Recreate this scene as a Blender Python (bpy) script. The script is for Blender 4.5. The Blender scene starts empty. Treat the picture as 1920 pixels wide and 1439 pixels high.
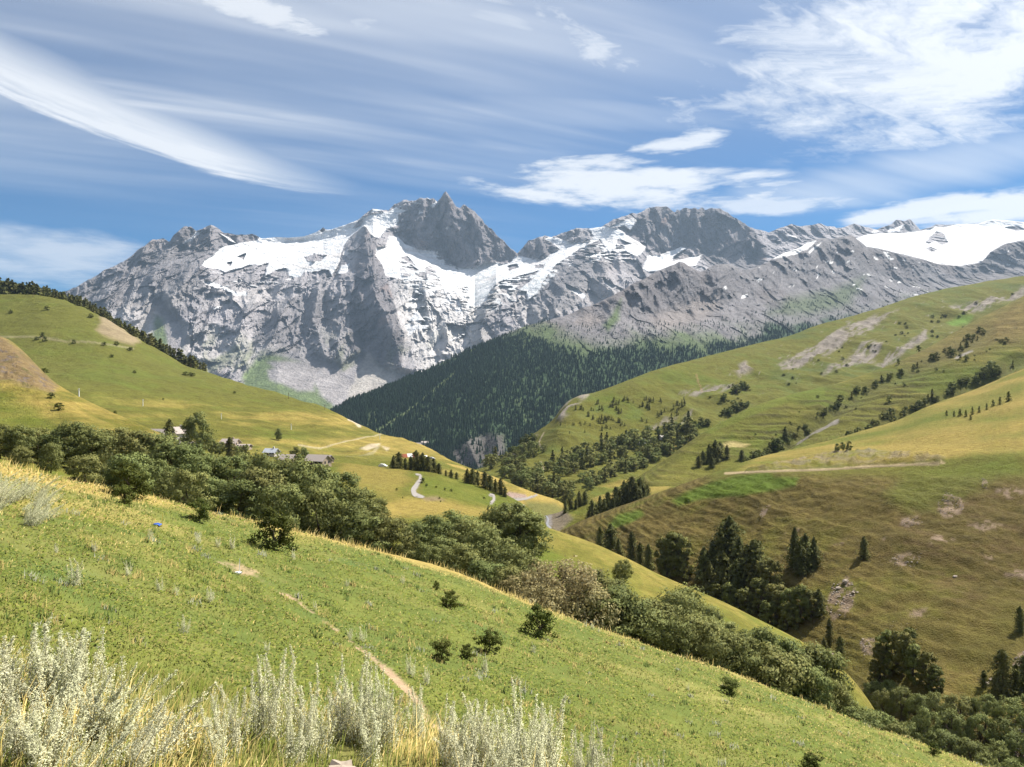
import bpy, math, random
import numpy as np
from mathutils import Vector, Matrix
rng = np.random.default_rng(7)
random.seed(7)
R = math.radians
scene = bpy.context.scene
C = scene.collection

# ------------------------------------------------------------------ camera
F_PX, CX, HY = 1450.0, 960.0, 740.0          # focal length in photo pixels, optical centre column, horizon row
cam_d = bpy.data.cameras.new('camera')
cam = bpy.data.objects.new('camera', cam_d)
C.objects.link(cam)
cam_d.sensor_fit = 'HORIZONTAL'
cam_d.sensor_width = 36.0
cam_d.lens = 36.0 * F_PX / 1920.0
cam_d.shift_y = (HY - 719.5) / 1920.0
cam_d.clip_start = 0.05
cam_d.clip_end = 60000
cam.location = (0, 0, 0)
cam.rotation_euler = (R(90), 0, 0)
scene.camera = cam

# ------------------------------------------------------------------ light
SUN_AZ, SUN_EL = 56.0, 52.0                   # degrees right of the view direction, above the horizon
SUN_STRENGTH, SKY_STRENGTH, EXPOSURE = 5.0, 0.042, 1.08
sd = Vector((math.sin(R(SUN_AZ)) * math.cos(R(SUN_EL)), math.cos(R(SUN_AZ)) * math.cos(R(SUN_EL)), math.sin(R(SUN_EL))))
sun_d = bpy.data.lights.new('sun', 'SUN')
sun_d.energy = SUN_STRENGTH
sun_d.angle = R(0.53)
sun_d.color = (1.0, 0.945, 0.85)
sun = bpy.data.objects.new('sun', sun_d)
sun.rotation_euler = sd.to_track_quat('Z', 'Y').to_euler()
sun.location = sd * 3000
C.objects.link(sun)

class NT:
    """small helper to write node trees as expressions"""
    def __init__(self, tree):
        self.t = tree
    def new(self, kind, **kw):
        n = self.t.nodes.new(kind)
        for k, v in kw.items():
            setattr(n, k, v)
        return n
    def put(self, sock, val):
        if isinstance(val, bpy.types.NodeSocket):
            self.t.links.new(val, sock)
        elif val is not None:
            sock.default_value = val
    def m(self, op, a, b=None, c=None, clamp=False):
        n = self.new('ShaderNodeMath', operation=op, use_clamp=clamp)
        self.put(n.inputs[0], a)
        if b is not None: self.put(n.inputs[1], b)
        if c is not None: self.put(n.inputs[2], c)
        return n.outputs[0]
    def ss(self, x, a, b):
        n = self.new('ShaderNodeMapRange', interpolation_type='SMOOTHSTEP')
        self.put(n.inputs[0], x)
        n.inputs[1].default_value = a; n.inputs[2].default_value = b
        n.inputs[3].default_value = 0; n.inputs[4].default_value = 1
        return n.outputs[0]
    def noise(self, vec, scale, detail=4, rough=0.55, dist=0.0, dim='3D'):
        n = self.new('ShaderNodeTexNoise', noise_dimensions=dim)
        if vec is not None: self.put(n.inputs['Vector'], vec)
        n.inputs['Scale'].default_value = scale
        n.inputs['Detail'].default_value = detail
        n.inputs['Roughness'].default_value = rough
        n.inputs['Distortion'].default_value = dist
        return n.outputs[0]
    def comb(self, x, y, z=0.0):
        n = self.new('ShaderNodeCombineXYZ')
        for i, v in enumerate((x, y, z)): self.put(n.inputs[i], v)
        return n.outputs[0]
    def curve(self, x, pts, x0, x1, y0, y1):
        """piecewise curve y(x) through pts"""
        n = self.new('ShaderNodeFloatCurve')
        cv = n.mapping.curves[0]
        P = [((a - x0) / (x1 - x0), (b - y0) / (y1 - y0)) for a, b in pts]
        while len(cv.points) < len(P): cv.points.new(0.5, 0.5)
        for q, (a, b) in zip(cv.points, P):
            q.location = (a, b); q.handle_type = 'AUTO'
        n.mapping.use_clip = False
        n.mapping.update()
        t = self.m('DIVIDE', self.m('SUBTRACT', x, x0), x1 - x0, clamp=True)
        self.put(n.inputs['Value'], t)
        return self.m('ADD', self.m('MULTIPLY', n.outputs[0], y1 - y0), y0)
    def mixc(self, f, a, b, mode='MIX'):
        n = self.new('ShaderNodeMix', data_type='RGBA', blend_type=mode)
        self.put(n.inputs[0], f)
        self.put(n.inputs[6], a if not isinstance(a, tuple) else (*a, 1)[:4])
        self.put(n.inputs[7], b if not isinstance(b, tuple) else (*b, 1)[:4])
        return n.outputs[2]

def az_w(px, py):
    u = (px - CX) / F_PX; v = (HY - py) / F_PX
    return math.atan(u), v / math.sqrt(1 + u * u)

def build_world():
    w = bpy.data.worlds.new('World'); scene.world = w; w.use_nodes = True
    t = w.node_tree; t.nodes.clear(); k = NT(t)
    out = k.new('ShaderNodeOutputWorld')
    sky = k.new('ShaderNodeTexSky', sky_type='NISHITA', sun_disc=False)
    sky.sun_elevation = R(SUN_EL); sky.sun_rotation = R(SUN_AZ)
    sky.altitude = 1900; sky.air_density = 1.0; sky.dust_density = 0.1; sky.ozone_density = 4.0
    tc = k.new('ShaderNodeTexCoord'); g = tc.outputs['Generated']
    sp = k.new('ShaderNodeSeparateXYZ'); k.put(sp.inputs[0], g)
    x, y, z = sp.outputs
    az = k.m('ARCTAN2', x, y)
    hor = k.m('SQRT', k.m('ADD', k.m('MULTIPLY', x, x), k.m('MULTIPLY', y, y)))
    W = k.m('DIVIDE', z, k.m('MAXIMUM', hor, 0.02))
    # clouds lie on a sheet high above: perspective-correct coordinates of that sheet
    zz = k.m('ADD', k.m('MAXIMUM', z, 0.0), 0.10)
    cxp = k.m('DIVIDE', x, zz); cyp = k.m('DIVIDE', y, zz)
    def rot(a):
        ca, sa = math.cos(a), math.sin(a)
        return (k.m('ADD', k.m('MULTIPLY', cxp, ca), k.m('MULTIPLY', cyp, sa)),
                k.m('SUBTRACT', k.m('MULTIPLY', cyp, ca), k.m('MULTIPLY', cxp, sa)))
    # fibres of the high cirrus veil
    rx, ry = rot(R(24))
    fib = k.noise(k.comb(k.m('MULTIPLY', rx, 0.16), k.m('MULTIPLY', ry, 1.15)), 1.6, 4, 0.6, 0.0, '2D')
    fib2 = k.noise(k.comb(k.m('ADD', k.m('MULTIPLY', rx, 0.35), fib), k.m('MULTIPLY', ry, 2.6)), 2.0, 4, 0.6, 0.0, '2D')
    big = k.noise(k.comb(cxp, cyp), 0.42, 1, 0.5, 0.0, '2D')
    lump = k.noise(k.comb(k.m('ADD', cxp, k.m('MULTIPLY', fib2, 0.35)), cyp), 3.4, 8, 0.66, 0.0, '2D')      # broken altocumulus
    el_fade = k.ss(W, -0.02, 0.10)
    # veil: thin, thickens upward
    veil = k.m('MULTIPLY', k.ss(fib, 0.30, 0.78), k.ss(big, 0.25, 0.62))
    veil = k.m('MULTIPLY', veil, k.m('ADD', 0.14, k.m('MULTIPLY', k.ss(W, 0.14, 0.42), 0.46)))
    veil = k.m('ADD', veil, k.m('MULTIPLY', k.ss(W, 0.20, 0.48), 0.26))
    veil = k.m('ADD', veil, k.m('MULTIPLY', k.m('MULTIPLY', k.ss(fib2, 0.46, 0.80), k.ss(fib, 0.35, 0.65)), k.m('MULTIPLY', k.ss(W, 0.16, 0.40), 0.45)))
    dens = veil
    # the long streak on the left: sharp lower edge, soft upper edge
    lo = [az_w(*p) for p in ((-500, -140), (-250, 35), (0, 186), (100, 228), (200, 268), (300, 303), (400, 333), (500, 352), (600, 366), (800, 384))]
    hi = [az_w(*p) for p in ((-500, -380), (-250, -170), (0, 40), (100, 88), (200, 136), (300, 184), (400, 228), (500, 268), (600, 304), (800, 352))]
    a0, a1 = lo[0][0], lo[-1][0]
    Wl = k.curve(az, lo, a0, a1, 0.0, 1.0)
    Wh = k.curve(az, hi, a0, a1, 0.0, 1.0)
    tt0 = k.m('DIVIDE', k.m('SUBTRACT', W, Wl), k.m('SUBTRACT', Wh, Wl))
    fib3 = k.noise(k.comb(k.m('MULTIPLY', az, 2.6), k.m('ADD', k.m('MULTIPLY', tt0, 2.4), k.m('MULTIPLY', az, -1.3))), 2.4, 6, 0.66, 0.0, '2D')
    tt = k.m('ADD', tt0, k.m('MULTIPLY', k.m('SUBTRACT', fib3, 0.5), 0.36))
    band = k.m('MULTIPLY', k.ss(tt, -0.04, 0.20), k.m('SUBTRACT', 1.0, k.ss(tt, 0.26, 1.25)))
    fade = k.m('MULTIPLY', k.m('SUBTRACT', 1.0, k.ss(az, az_w(330, 0)[0], az_w(760, 0)[0])), k.ss(az, a0, a0 + 0.1))
    band = k.m('MULTIPLY', k.m('MULTIPLY', band, fade), k.m('ADD', 0.45, k.m('MULTIPLY', fib3, 1.05)))
    dens = k.m('MAXIMUM', dens, band)
    # local cloud banks: (px, py, half width px, half height px, noise, lo, hi, strength, tilt)
    def bank(px, py, hw, hh, nz, n0, n1, s, tilt=0.0):
        a, ww = az_w(px, py)
        sc_ = math.cos(a)
        da = k.m('DIVIDE', k.m('SUBTRACT', az, a), hw / F_PX * sc_ * sc_)
        dw = k.m('DIVIDE', k.m('SUBTRACT', k.m('SUBTRACT', W, ww), k.m('MULTIPLY', k.m('SUBTRACT', az, a), tilt)), hh / F_PX * sc_)
        rr = k.m('SQRT', k.m('ADD', k.m('MULTIPLY', da, da), k.m('MULTIPLY', dw, dw)))
        f = k.m('SUBTRACT', 1.0, k.ss(rr, 0.15, 1.0))
        n = k.ss(k.m('ADD', nz, k.m('MULTIPLY', f, 0.32)), n0, n1)
        return k.m('MULTIPLY', k.m('MULTIPLY', n, k.ss(f, 0.0, 0.35)), s)
    flat = k.noise(k.comb(k.m('ADD', k.m('MULTIPLY', az, 7.0), k.m('MULTIPLY', fib, 1.2)), k.m('MULTIPLY', W, 30.0)), 1.5, 6, 0.62, 0.0, '2D')
    lent = flat
    for b in ((1190, 352, 420, 56, flat, 0.46, 0.84, 0.97, -0.05), (1110, 308, 190, 26, flat, 0.52, 0.86, 0.9, 0.0),
              (1285, 272, 150, 42, flat, 0.54, 0.90, 0.9, 0.0), (1420, 385, 260, 30, flat, 0.50, 0.9, 0.75, -0.05),
              (1740, 392, 220, 42, flat, 0.48, 0.82, 0.95, 0.05), (1910, 386, 320, 50, flat, 0.44, 0.80, 0.97, 0.05),
              (90, 480, 340, 76, flat, 0.36, 1.0, 0.62, 0.0), (430, 2, 280, 52, lump, 0.50, 0.86, 0.9, -0.2),
              (950, 55, 220, 95, fib2, 0.48, 0.92, 0.8, -0.5), (1160, 120, 230, 85, lump, 0.54, 0.92, 0.8, -0.7),
              (730, 62, 150, 46, lump, 0.58, 0.95, 0.7, -0.2), (1880, 0, 780, 340, lump, 0.42, 0.90, 1.0, 0.15),
              (1580, 90, 460, 210, lump, 0.46, 0.95, 0.9, 0.1), (1420, 195, 200, 50, lump, 0.55, 0.95, 0.65, 0.0),
              (1720, 320, 520, 74, fib, 0.34, 0.9, 0.6, 0.05), (1080, 210, 620, 60, fib, 0.40, 0.95, 0.5, -0.12)):
        dens = k.m('MAXIMUM', dens, bank(*b))
    # the broken bank goes on overhead and to both sides, out of the frame
    gen = k.m('MULTIPLY', k.m('MULTIPLY', k.ss(lump, 0.50, 0.75), k.ss(big, 0.45, 0.65)), k.m('MULTIPLY', k.ss(W, 0.55, 0.8), 0.75))
    dens = k.m('MAXIMUM', dens, gen)
    dens = k.m('MULTIPLY', k.m('MINIMUM', dens, 0.97), el_fade)
    # forward-scattering glow of thin cloud round the sun
    dt = k.new('ShaderNodeVectorMath', operation='DOT_PRODUCT'); k.put(dt.inputs[0], g); dt.inputs[1].default_value = sd
    glow = k.m('POWER', k.m('MAXIMUM', dt.outputs['Value'], 0.0), 14.0)
    bg = k.new('ShaderNodeBackground'); hs = k.new('ShaderNodeHueSaturation'); hs.inputs['Saturation'].default_value = 1.6; k.put(hs.inputs['Color'], sky.outputs[0]); k.put(bg.inputs[0], hs.outputs[0]); bg.inputs[1].default_value = SKY_STRENGTH
    cb = k.new('ShaderNodeBackground'); cb.inputs[0].default_value = (0.93, 0.955, 1.0, 1)
    k.put(cb.inputs[1], k.m('ADD', 0.46, k.m('MULTIPLY', glow, 0.8)))
    mx = k.new('ShaderNodeMixShader'); k.put(mx.inputs[0], dens)
    t.links.new(bg.outputs[0], mx.inputs[1]); t.links.new(cb.outputs[0], mx.inputs[2])
    t.links.new(mx.outputs[0], out.inputs[0])
build_world()
scene.world.cycles.sampling_method = 'NONE'

scene.view_settings.view_transform = 'Standard'
scene.view_settings.look = 'None'
scene.view_settings.exposure = EXPOSURE
scene.view_settings.gamma = 1.0
scene.view_settings.use_curve_mapping = False
cy = scene.cycles
cy.max_bounces = 6; cy.diffuse_bounces = 2; cy.glossy_bounces = 1; cy.transmission_bounces = 3
cy.transparent_max_bounces = 4; cy.volume_bounces = 0
cy.use_adaptive_sampling = True; cy.adaptive_threshold = 0.02
cy.use_denoising = True
cy.denoising_prefilter = 'ACCURATE'

# ------------------------------------------------------------------ numpy helpers
_perm = rng.permutation(256); _perm = np.concatenate([_perm, _perm, _perm])
_g3 = rng.normal(size=(256, 3)); _g3 /= np.linalg.norm(_g3, axis=1, keepdims=True)
def pn(x, y, z=0.0):
    """gradient noise, about -1..1"""
    x = np.asarray(x, float); y = np.asarray(y, float); z = np.asarray(z, float) + np.zeros_like(x)
    xi = np.floor(x).astype(int); yi = np.floor(y).astype(int); zi = np.floor(z).astype(int)
    xf, yf, zf = x - xi, y - yi, z - zi
    fx, fy, fz = (t * t * t * (t * (t * 6 - 15) + 10) for t in (xf, yf, zf))
    xi &= 255; yi &= 255; zi &= 255
    r = 0
    for a in (0, 1):
        wa = fx if a else 1 - fx
        for b in (0, 1):
            wb = fy if b else 1 - fy
            for c in (0, 1):
                wc = fz if c else 1 - fz
                h = _perm[_perm[_perm[xi + a] + yi + b] + zi + c]
                gr = _g3[h]
                r = r + wa * wb * wc * (gr[..., 0] * (xf - a) + gr[..., 1] * (yf - b) + gr[..., 2] * (zf - c))
    return r * 1.5
def fbm(x, y, z=0.0, oct=5, gain=0.5, lac=2.03):
    s = 0; a = 1.0; n = 0
    for i in range(oct):
        s = s + a * pn(x, y, z + i * 7.3); n += a
        x = x * lac; y = y * lac; z = z * lac; a *= gain
    return s / n
def ridged(x, y, z=0.0, oct=5, gain=0.55, lac=2.07):
    s = 0; a = 1.0; n = 0; w = 1.0
    for i in range(oct):
        r = 1 - np.abs(pn(x, y, z + i * 3.7)) * 1.6
        r = np.clip(r, 0, 1) ** 2 * w
        w = np.clip(r * 1.6, 0.25, 1)
        s = s + a * r; n += a
        x = x * lac; y = y * lac; z = z * lac; a *= gain
    return s / n
def facets(x, y, seed=0):
    """fractured blocks: every cell of a jittered grid is a plane with its own tilt and height -> (relief about -1..1, cell tone 0..1)"""
    xi = np.floor(x).astype(int); yi = np.floor(y).astype(int)
    best = np.full(x.shape, 1e9); h = np.zeros(x.shape); tone = np.zeros(x.shape)
    for a in (-1, 0, 1):
        for b in (-1, 0, 1):
            k = _perm[_perm[(xi + a + seed) & 255] + ((yi + b) & 255)]
            gr = _g3[k]; g2 = _g3[(k * 7 + 13) & 255]
            dx = x - (xi + a + 0.5 + 0.45 * gr[..., 0]); dy = y - (yi + b + 0.5 + 0.45 * gr[..., 1])
            d = dx * dx + dy * dy
            s = d < best
            best = np.where(s, d, best)
            h = np.where(s, 0.5 * gr[..., 2] + 0.9 * (g2[..., 0] * dx + g2[..., 1] * dy), h)
            tone = np.where(s, k / 255.0, tone)
    return h, tone
def sstep(x, a, b):
    t = np.clip((x - a) / (b - a), 0, 1)
    return t * t * (3 - 2 * t)
def poly(px, py, pts, soft=3.0):
    """soft inside mask of a polygon given in photo pixels: 1 inside, 0 outside, half way on the edge"""
    P = np.asarray(pts, float)
    m = np.zeros(px.shape)
    b0, b1 = P.min(0) - soft * 2, P.max(0) + soft * 2
    sel = (px > b0[0]) & (px < b1[0]) & (py > b0[1]) & (py < b1[1])
    if not sel.any(): return m
    x, y = px[sel], py[sel]
    d2 = np.full(x.shape, 1e18); ins = np.zeros(x.shape, bool)
    for i in range(len(P)):
        ax, ay = P[i]; bx, by = P[(i + 1) % len(P)]
        ex, ey = bx - ax, by - ay
        t = np.clip(((x - ax) * ex + (y - ay) * ey) / (ex * ex + ey * ey + 1e-9), 0, 1)
        d2 = np.minimum(d2, (x - ax - t * ex) ** 2 + (y - ay - t * ey) ** 2)
        if ay != by:
            c = ((ay > y) != (by > y)) & (x < (bx - ax) * (y - ay) / (by - ay) + ax)
            ins ^= c
    d = np.sqrt(d2) * np.where(ins, 1, -1)
    m[sel] = sstep(d, -soft, soft)
    return m
def line(px, py, pts, w, soft=None):
    """mask of a polyline in photo pixels; pts are (px, py) or (px, py, half width)"""
    P = np.asarray([(p[0], p[1], p[2] if len(p) > 2 else w) for p in pts], float)
    m = np.zeros(px.shape)
    mw = P[:, 2].max() * 2.2
    b0, b1 = P[:, :2].min(0) - mw, P[:, :2].max(0) + mw
    sel = (px > b0[0]) & (px < b1[0]) & (py > b0[1]) & (py < b1[1])
    if not sel.any(): return m
    x, y = px[sel], py[sel]; best = np.zeros(x.shape)
    for i in range(len(P) - 1):
        ax, ay, aw = P[i]; bx, by, bw = P[i + 1]
        ex, ey = bx - ax, by - ay
        t = np.clip(((x - ax) * ex + (y - ay) * ey) / (ex * ex + ey * ey + 1e-9), 0, 1)
        d = np.hypot(x - ax - t * ex, y - ay - t * ey) / (aw + t * (bw - aw))
        best = np.maximum(best, 1 - sstep(d, 0.6, 1.4) if soft is None else np.clip(1 - d, 0, 1))
    m[sel] = best
    return m
def pchip_rows(Y, ts):
    """monotone cubic through rows of Y (R, N) at row parameters ts"""
    dl = np.diff(Y, axis=0)
    m = np.zeros_like(Y)
    a, b = dl[:-1], dl[1:]
    ok = (a * b) > 0
    m[1:-1] = np.where(ok, 2 * a * b / np.where(ok, a + b, 1), 0)
    m[0] = dl[0]; m[-1] = dl[-1]
    i = np.clip(np.floor(ts).astype(int), 0, len(Y) - 2); t = (ts - i)[:, None]
    y0, y1, m0, m1 = Y[i], Y[i + 1], m[i], m[i + 1]
    t2, t3 = t * t, t * t * t
    return (2 * t3 - 3 * t2 + 1) * y0 + (t3 - 2 * t2 + t) * m0 + (-2 * t3 + 3 * t2) * y1 + (t3 - t2) * m1
def pchip1(xs, ys, x):
    xs = np.asarray(xs, float); ys = np.asarray(ys, float)
    h = np.diff(xs); dl = np.diff(ys) / h
    m = np.zeros_like(ys)
    a, b = dl[:-1], dl[1:]; ok = a * b > 0
    m[1:-1] = np.where(ok, 2 * a * b / np.where(ok, a + b, 1), 0); m[0] = dl[0]; m[-1] = dl[-1]
    x = np.clip(x, xs[0], xs[-1])
    i = np.clip(np.searchsorted(xs, x, side='right') - 1, 0, len(xs) - 2)
    t = (x - xs[i]) / h[i]; t2, t3 = t * t, t ** 3
    return (2 * t3 - 3 * t2 + 1) * ys[i] + (t3 - 2 * t2 + t) * h[i] * m[i] + (-2 * t3 + 3 * t2) * ys[i + 1] + (t3 - t2) * h[i] * m[i + 1]

def mesh_np(name, verts, faces, mat, col=None, smooth=True, parent=None, fmat=None, mats=None, nrm=None):
    """one mesh object from arrays; faces (n, 3) or (n, 4); col: per-vertex rgb -> attribute Col"""
    me = mesh_data(name, verts, faces, mat, col, smooth, fmat, mats, nrm)
    o = bpy.data.objects.new(name, me); C.objects.link(o)
    if parent is not None: o.parent = parent
    return o
def mesh_data(name, verts, faces, mat, col=None, smooth=True, fmat=None, mats=None, nrm=None):
    verts = np.asarray(verts, np.float32).reshape(-1, 3); faces = np.asarray(faces, np.int32)
    me = bpy.data.meshes.new(name)
    n, kf = faces.shape
    me.vertices.add(len(verts)); me.vertices.foreach_set('co', verts.ravel())
    me.loops.add(n * kf); me.loops.foreach_set('vertex_index', faces.ravel())
    me.polygons.add(n)
    me.polygons.foreach_set('loop_start', np.arange(n, dtype=np.int32) * kf)
    me.polygons.foreach_set('loop_total', np.full(n, kf, np.int32))
    me.polygons.foreach_set('use_smooth', np.full(n, smooth))
    for mm in (mats or [mat]): me.materials.append(mm)
    if fmat is not None: me.polygons.foreach_set('material_index', np.asarray(fmat, np.int32))
    if col is not None:
        ca = me.color_attributes.new('Col', 'FLOAT_COLOR', 'POINT')
        c4 = np.ones((len(verts), 4), np.float32); c4[:, :3] = np.asarray(col, np.float32).reshape(-1, 3)
        ca.data.foreach_set('color', c4.ravel())
    me.update(); me.validate()
    if nrm is not None:
        me.polygons.foreach_set('use_smooth', np.ones(n, bool))
        me.normals_split_custom_set_from_vertices(np.asarray(nrm, np.float32))
    return me
def tag(o, label=None, cat=None, group=None, kind=None):
    if label: o['label'] = label
    if cat: o['category'] = cat
    if group: o['group'] = group
    if kind: o['kind'] = kind
    return o
def empty(name, loc=(0, 0, 0)):
    o = bpy.data.objects.new(name, None); C.objects.link(o); o.location = loc; o.empty_display_size = 0.2
    return o

# ------------------------------------------------------------------ materials
def new_mat(name):
    m = bpy.data.materials.new(name); m.use_nodes = True
    t = m.node_tree; t.nodes.clear()
    return m, NT(t)
def terrain_mat(name, s1, s2, amt=0.5, bump=0.5, dist=1.0, stretch=(1, 1, 1), hue=0.0):
    """albedo from the painted ground cover, with fine grain and relief"""
    m, k = new_mat(name)
    out = k.new('ShaderNodeOutputMaterial'); b = k.new('ShaderNodeBsdfPrincipled')
    at = k.new('ShaderNodeAttribute', attribute_name='Col')
    tc = k.new('ShaderNodeTexCoord')
    mp = k.new('ShaderNodeMapping'); mp.inputs['Scale'].default_value = stretch
    k.put(mp.inputs[0], tc.outputs['Object'])
    n1 = k.noise(mp.outputs[0], s1, 5, 0.65); n2 = k.noise(mp.outputs[0], s2, 4, 0.65)
    f = k.m('ADD', k.m('MULTIPLY', n1, amt * 1.1), k.m('MULTIPLY', n2, amt * 0.9))
    f = k.m('ADD', f, 1.0 - amt)
    c = k.new('ShaderNodeVectorMath', operation='SCALE'); k.put(c.inputs[0], at.outputs['Color']); k.put(c.inputs['Scale'], f)
    h = k.new('ShaderNodeHueSaturation'); k.put(h.inputs['Color'], c.outputs[0])
    k.put(h.inputs['Hue'], k.m('ADD', 0.5 - hue / 2, k.m('MULTIPLY', n1, hue)))
    k.put(b.inputs['Base Color'], h.outputs[0])
    b.inputs['Roughness'].default_value = 0.95; b.inputs['Specular IOR Level'].default_value = 0.08
    bp = k.new('ShaderNodeBump'); bp.inputs['Strength'].default_value = bump; bp.inputs['Distance'].default_value = dist
    k.put(bp.inputs['Height'], k.m('ADD', n1, k.m('MULTIPLY', n2, 0.5)))
    k.put(b.inputs['Normal'], bp.outputs[0])
    m.node_tree.links.new(b.outputs[0], out.inputs[0])
    return m
def leaf_mat(name, col, trans=0.3, var=0.25, hue=0.03, rough=0.6, attr=True):
    """leaf surface: reflects and lets light through; every plant and leaf a little different"""
    m, k = new_mat(name)
    out = k.new('ShaderNodeOutputMaterial'); b = k.new('ShaderNodeBsdfPrincipled')
    oi = k.new('ShaderNodeObjectInfo')
    rgb = k.new('ShaderNodeRGB'); rgb.outputs[0].default_value = (*col, 1)
    base = rgb.outputs[0]
    if attr:
        at = k.new('ShaderNodeAttribute', attribute_name='Col')
        base = k.mixc(1.0, base, at.outputs['Color'], 'MULTIPLY')
    h = k.new('ShaderNodeHueSaturation'); k.put(h.inputs['Color'], base)
    k.put(h.inputs['Hue'], k.m('ADD', 0.5 - hue / 2, k.m('MULTIPLY', oi.outputs['Random'], hue)))
    k.put(h.inputs['Value'], k.m('ADD', 1 - var / 2, k.m('MULTIPLY', k.m('FRACT', k.m('MULTIPLY', oi.outputs['Random'], 37.7)), var)))
    k.put(b.inputs['Base Color'], h.outputs[0]); b.inputs['Roughness'].default_value = rough
    b.inputs['Specular IOR Level'].default_value = 0.04
    tr = k.new('ShaderNodeBsdfTranslucent'); k.put(tr.inputs[0], h.outputs[0])
    mx = k.new('ShaderNodeMixShader'); mx.inputs[0].default_value = trans
    l = m.node_tree.links
    l.new(b.outputs[0], mx.inputs[1]); l.new(tr.outputs[0], mx.inputs[2]); l.new(mx.outputs[0], out.inputs[0])
    return m
def plain_mat(name, col, rough=0.8, scale=8.0, amt=0.3, bump=0.1, metal=0.0):
    m, k = new_mat(name)
    out = k.new('ShaderNodeOutputMaterial'); b = k.new('ShaderNodeBsdfPrincipled')
    tc = k.new('ShaderNodeTexCoord'); n = k.noise(tc.outputs['Object'], scale, 5, 0.65)
    c = k.new('ShaderNodeVectorMath', operation='SCALE'); c.inputs[0].default_value = col
    k.put(c.inputs['Scale'], k.m('ADD', 1 - amt, k.m('MULTIPLY', n, 2 * amt)))
    k.put(b.inputs['Base Color'], c.outputs[0]); b.inputs['Roughness'].default_value = rough; b.inputs['Metallic'].default_value = metal
    b.inputs['Specular IOR Level'].default_value = 0.2
    bp = k.new('ShaderNodeBump'); bp.inputs['Strength'].default_value = bump; k.put(bp.inputs['Height'], n); k.put(b.inputs['Normal'], bp.outputs[0])
    m.node_tree.links.new(b.outputs[0], out.inputs[0])
    return m

# ------------------------------------------------------------------ landforms
class Sheet:
    """a hillside: lofted through rows of points (px, py, distance), near row first.
    A pixel gives the direction only; the distance of every row is the landform's own."""
    def __init__(self, rows, x0, x1, step, nts, lin=False):
        self.px = np.arange(x0, x1 + step, step, dtype=float); self.step = step
        self.u = (self.px - CX) / F_PX
        D, Z = [], []
        for r in rows:
            r = np.asarray(r, float)
            f = (lambda a: np.interp(self.px, r[:, 0], a)) if lin else (lambda a: pchip1(r[:, 0], a, self.px))
            py = f(r[:, 1]); d = pchip1(r[:, 0], r[:, 2], self.px)
            D.append(d); Z.append(d * (HY - py) / F_PX)
        D = np.array(D); Z = np.array(Z)
        ts = np.concatenate([np.linspace(i, i + 1, n, endpoint=False) for i, n in enumerate(nts)] + [[len(rows) - 1.0]])
        self.ts = ts
        self.D = pchip_rows(D, ts); self.Z = pchip_rows(Z, ts)
        self.U = np.broadcast_to(self.u, self.D.shape)
    @property
    def X(self): return self.D * self.U
    @property
    def PX(self): return np.broadcast_to(self.px, self.D.shape)
    @property
    def PY(self): return HY - F_PX * self.Z / self.D
    def push(self, disp):
        """move along the line of sight by disp metres towards the viewer"""
        D2 = self.D - disp
        self.Z = self.Z * D2 / self.D; self.D = D2
    def lift(self, dz): self.Z = self.Z + dz
    def build(self, name, mat, col, kind='structure', smooth=True):
        T, N = self.D.shape
        V = np.stack([self.X, self.D, self.Z], -1).reshape(-1, 3)
        i = np.arange((T - 1) * N).reshape(T - 1, N)[:, :-1]
        Fq = np.stack([i, i + 1, i + N + 1, i + N], -1).reshape(-1, 4)
        o = mesh_np(name, V, Fq, mat, col.reshape(-1, 3), smooth=smooth)
        o['kind'] = kind
        self.obj = o
        return o
    def col_at(self, px):
        f = np.clip((px - self.px[0]) / self.step, 0, len(self.px) - 1.001); j = int(f); a = f - j
        return (1 - a) * self.D[:, j] + a * self.D[:, j + 1], (1 - a) * self.Z[:, j] + a * self.Z[:, j + 1]
    def at(self, px, py):
        """ground point seen at a photo pixel (first crossing from the near side); the crest if the pixel is above it"""
        D, Z = self.col_at(px)
        PYc = HY - F_PX * Z / D
        k = np.where((PYc[:-1] >= py) & (PYc[1:] < py))[0]
        if len(k):
            i = k[0]; t = (PYc[i] - py) / (PYc[i] - PYc[i + 1] + 1e-9)
            d = D[i] + t * (D[i + 1] - D[i]); z = Z[i] + t * (Z[i + 1] - Z[i])
        else:
            i = int(np.argmin(PYc)) if py < PYc.min() else 0
            d, z = D[i], Z[i]
        return Vector(((px - CX) / F_PX * d, d, z))
    def ground(self, px, d):
        D, Z = self.col_at(px)
        o = np.argsort(D)
        return Vector(((px - CX) / F_PX * d, d, float(np.interp(d, D[o], Z[o]))))
def rgb(*c): return np.array(c, float)
def mix(a, b, m):
    m = np.asarray(m)[..., None]
    return a * (1 - m) + b * m
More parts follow.
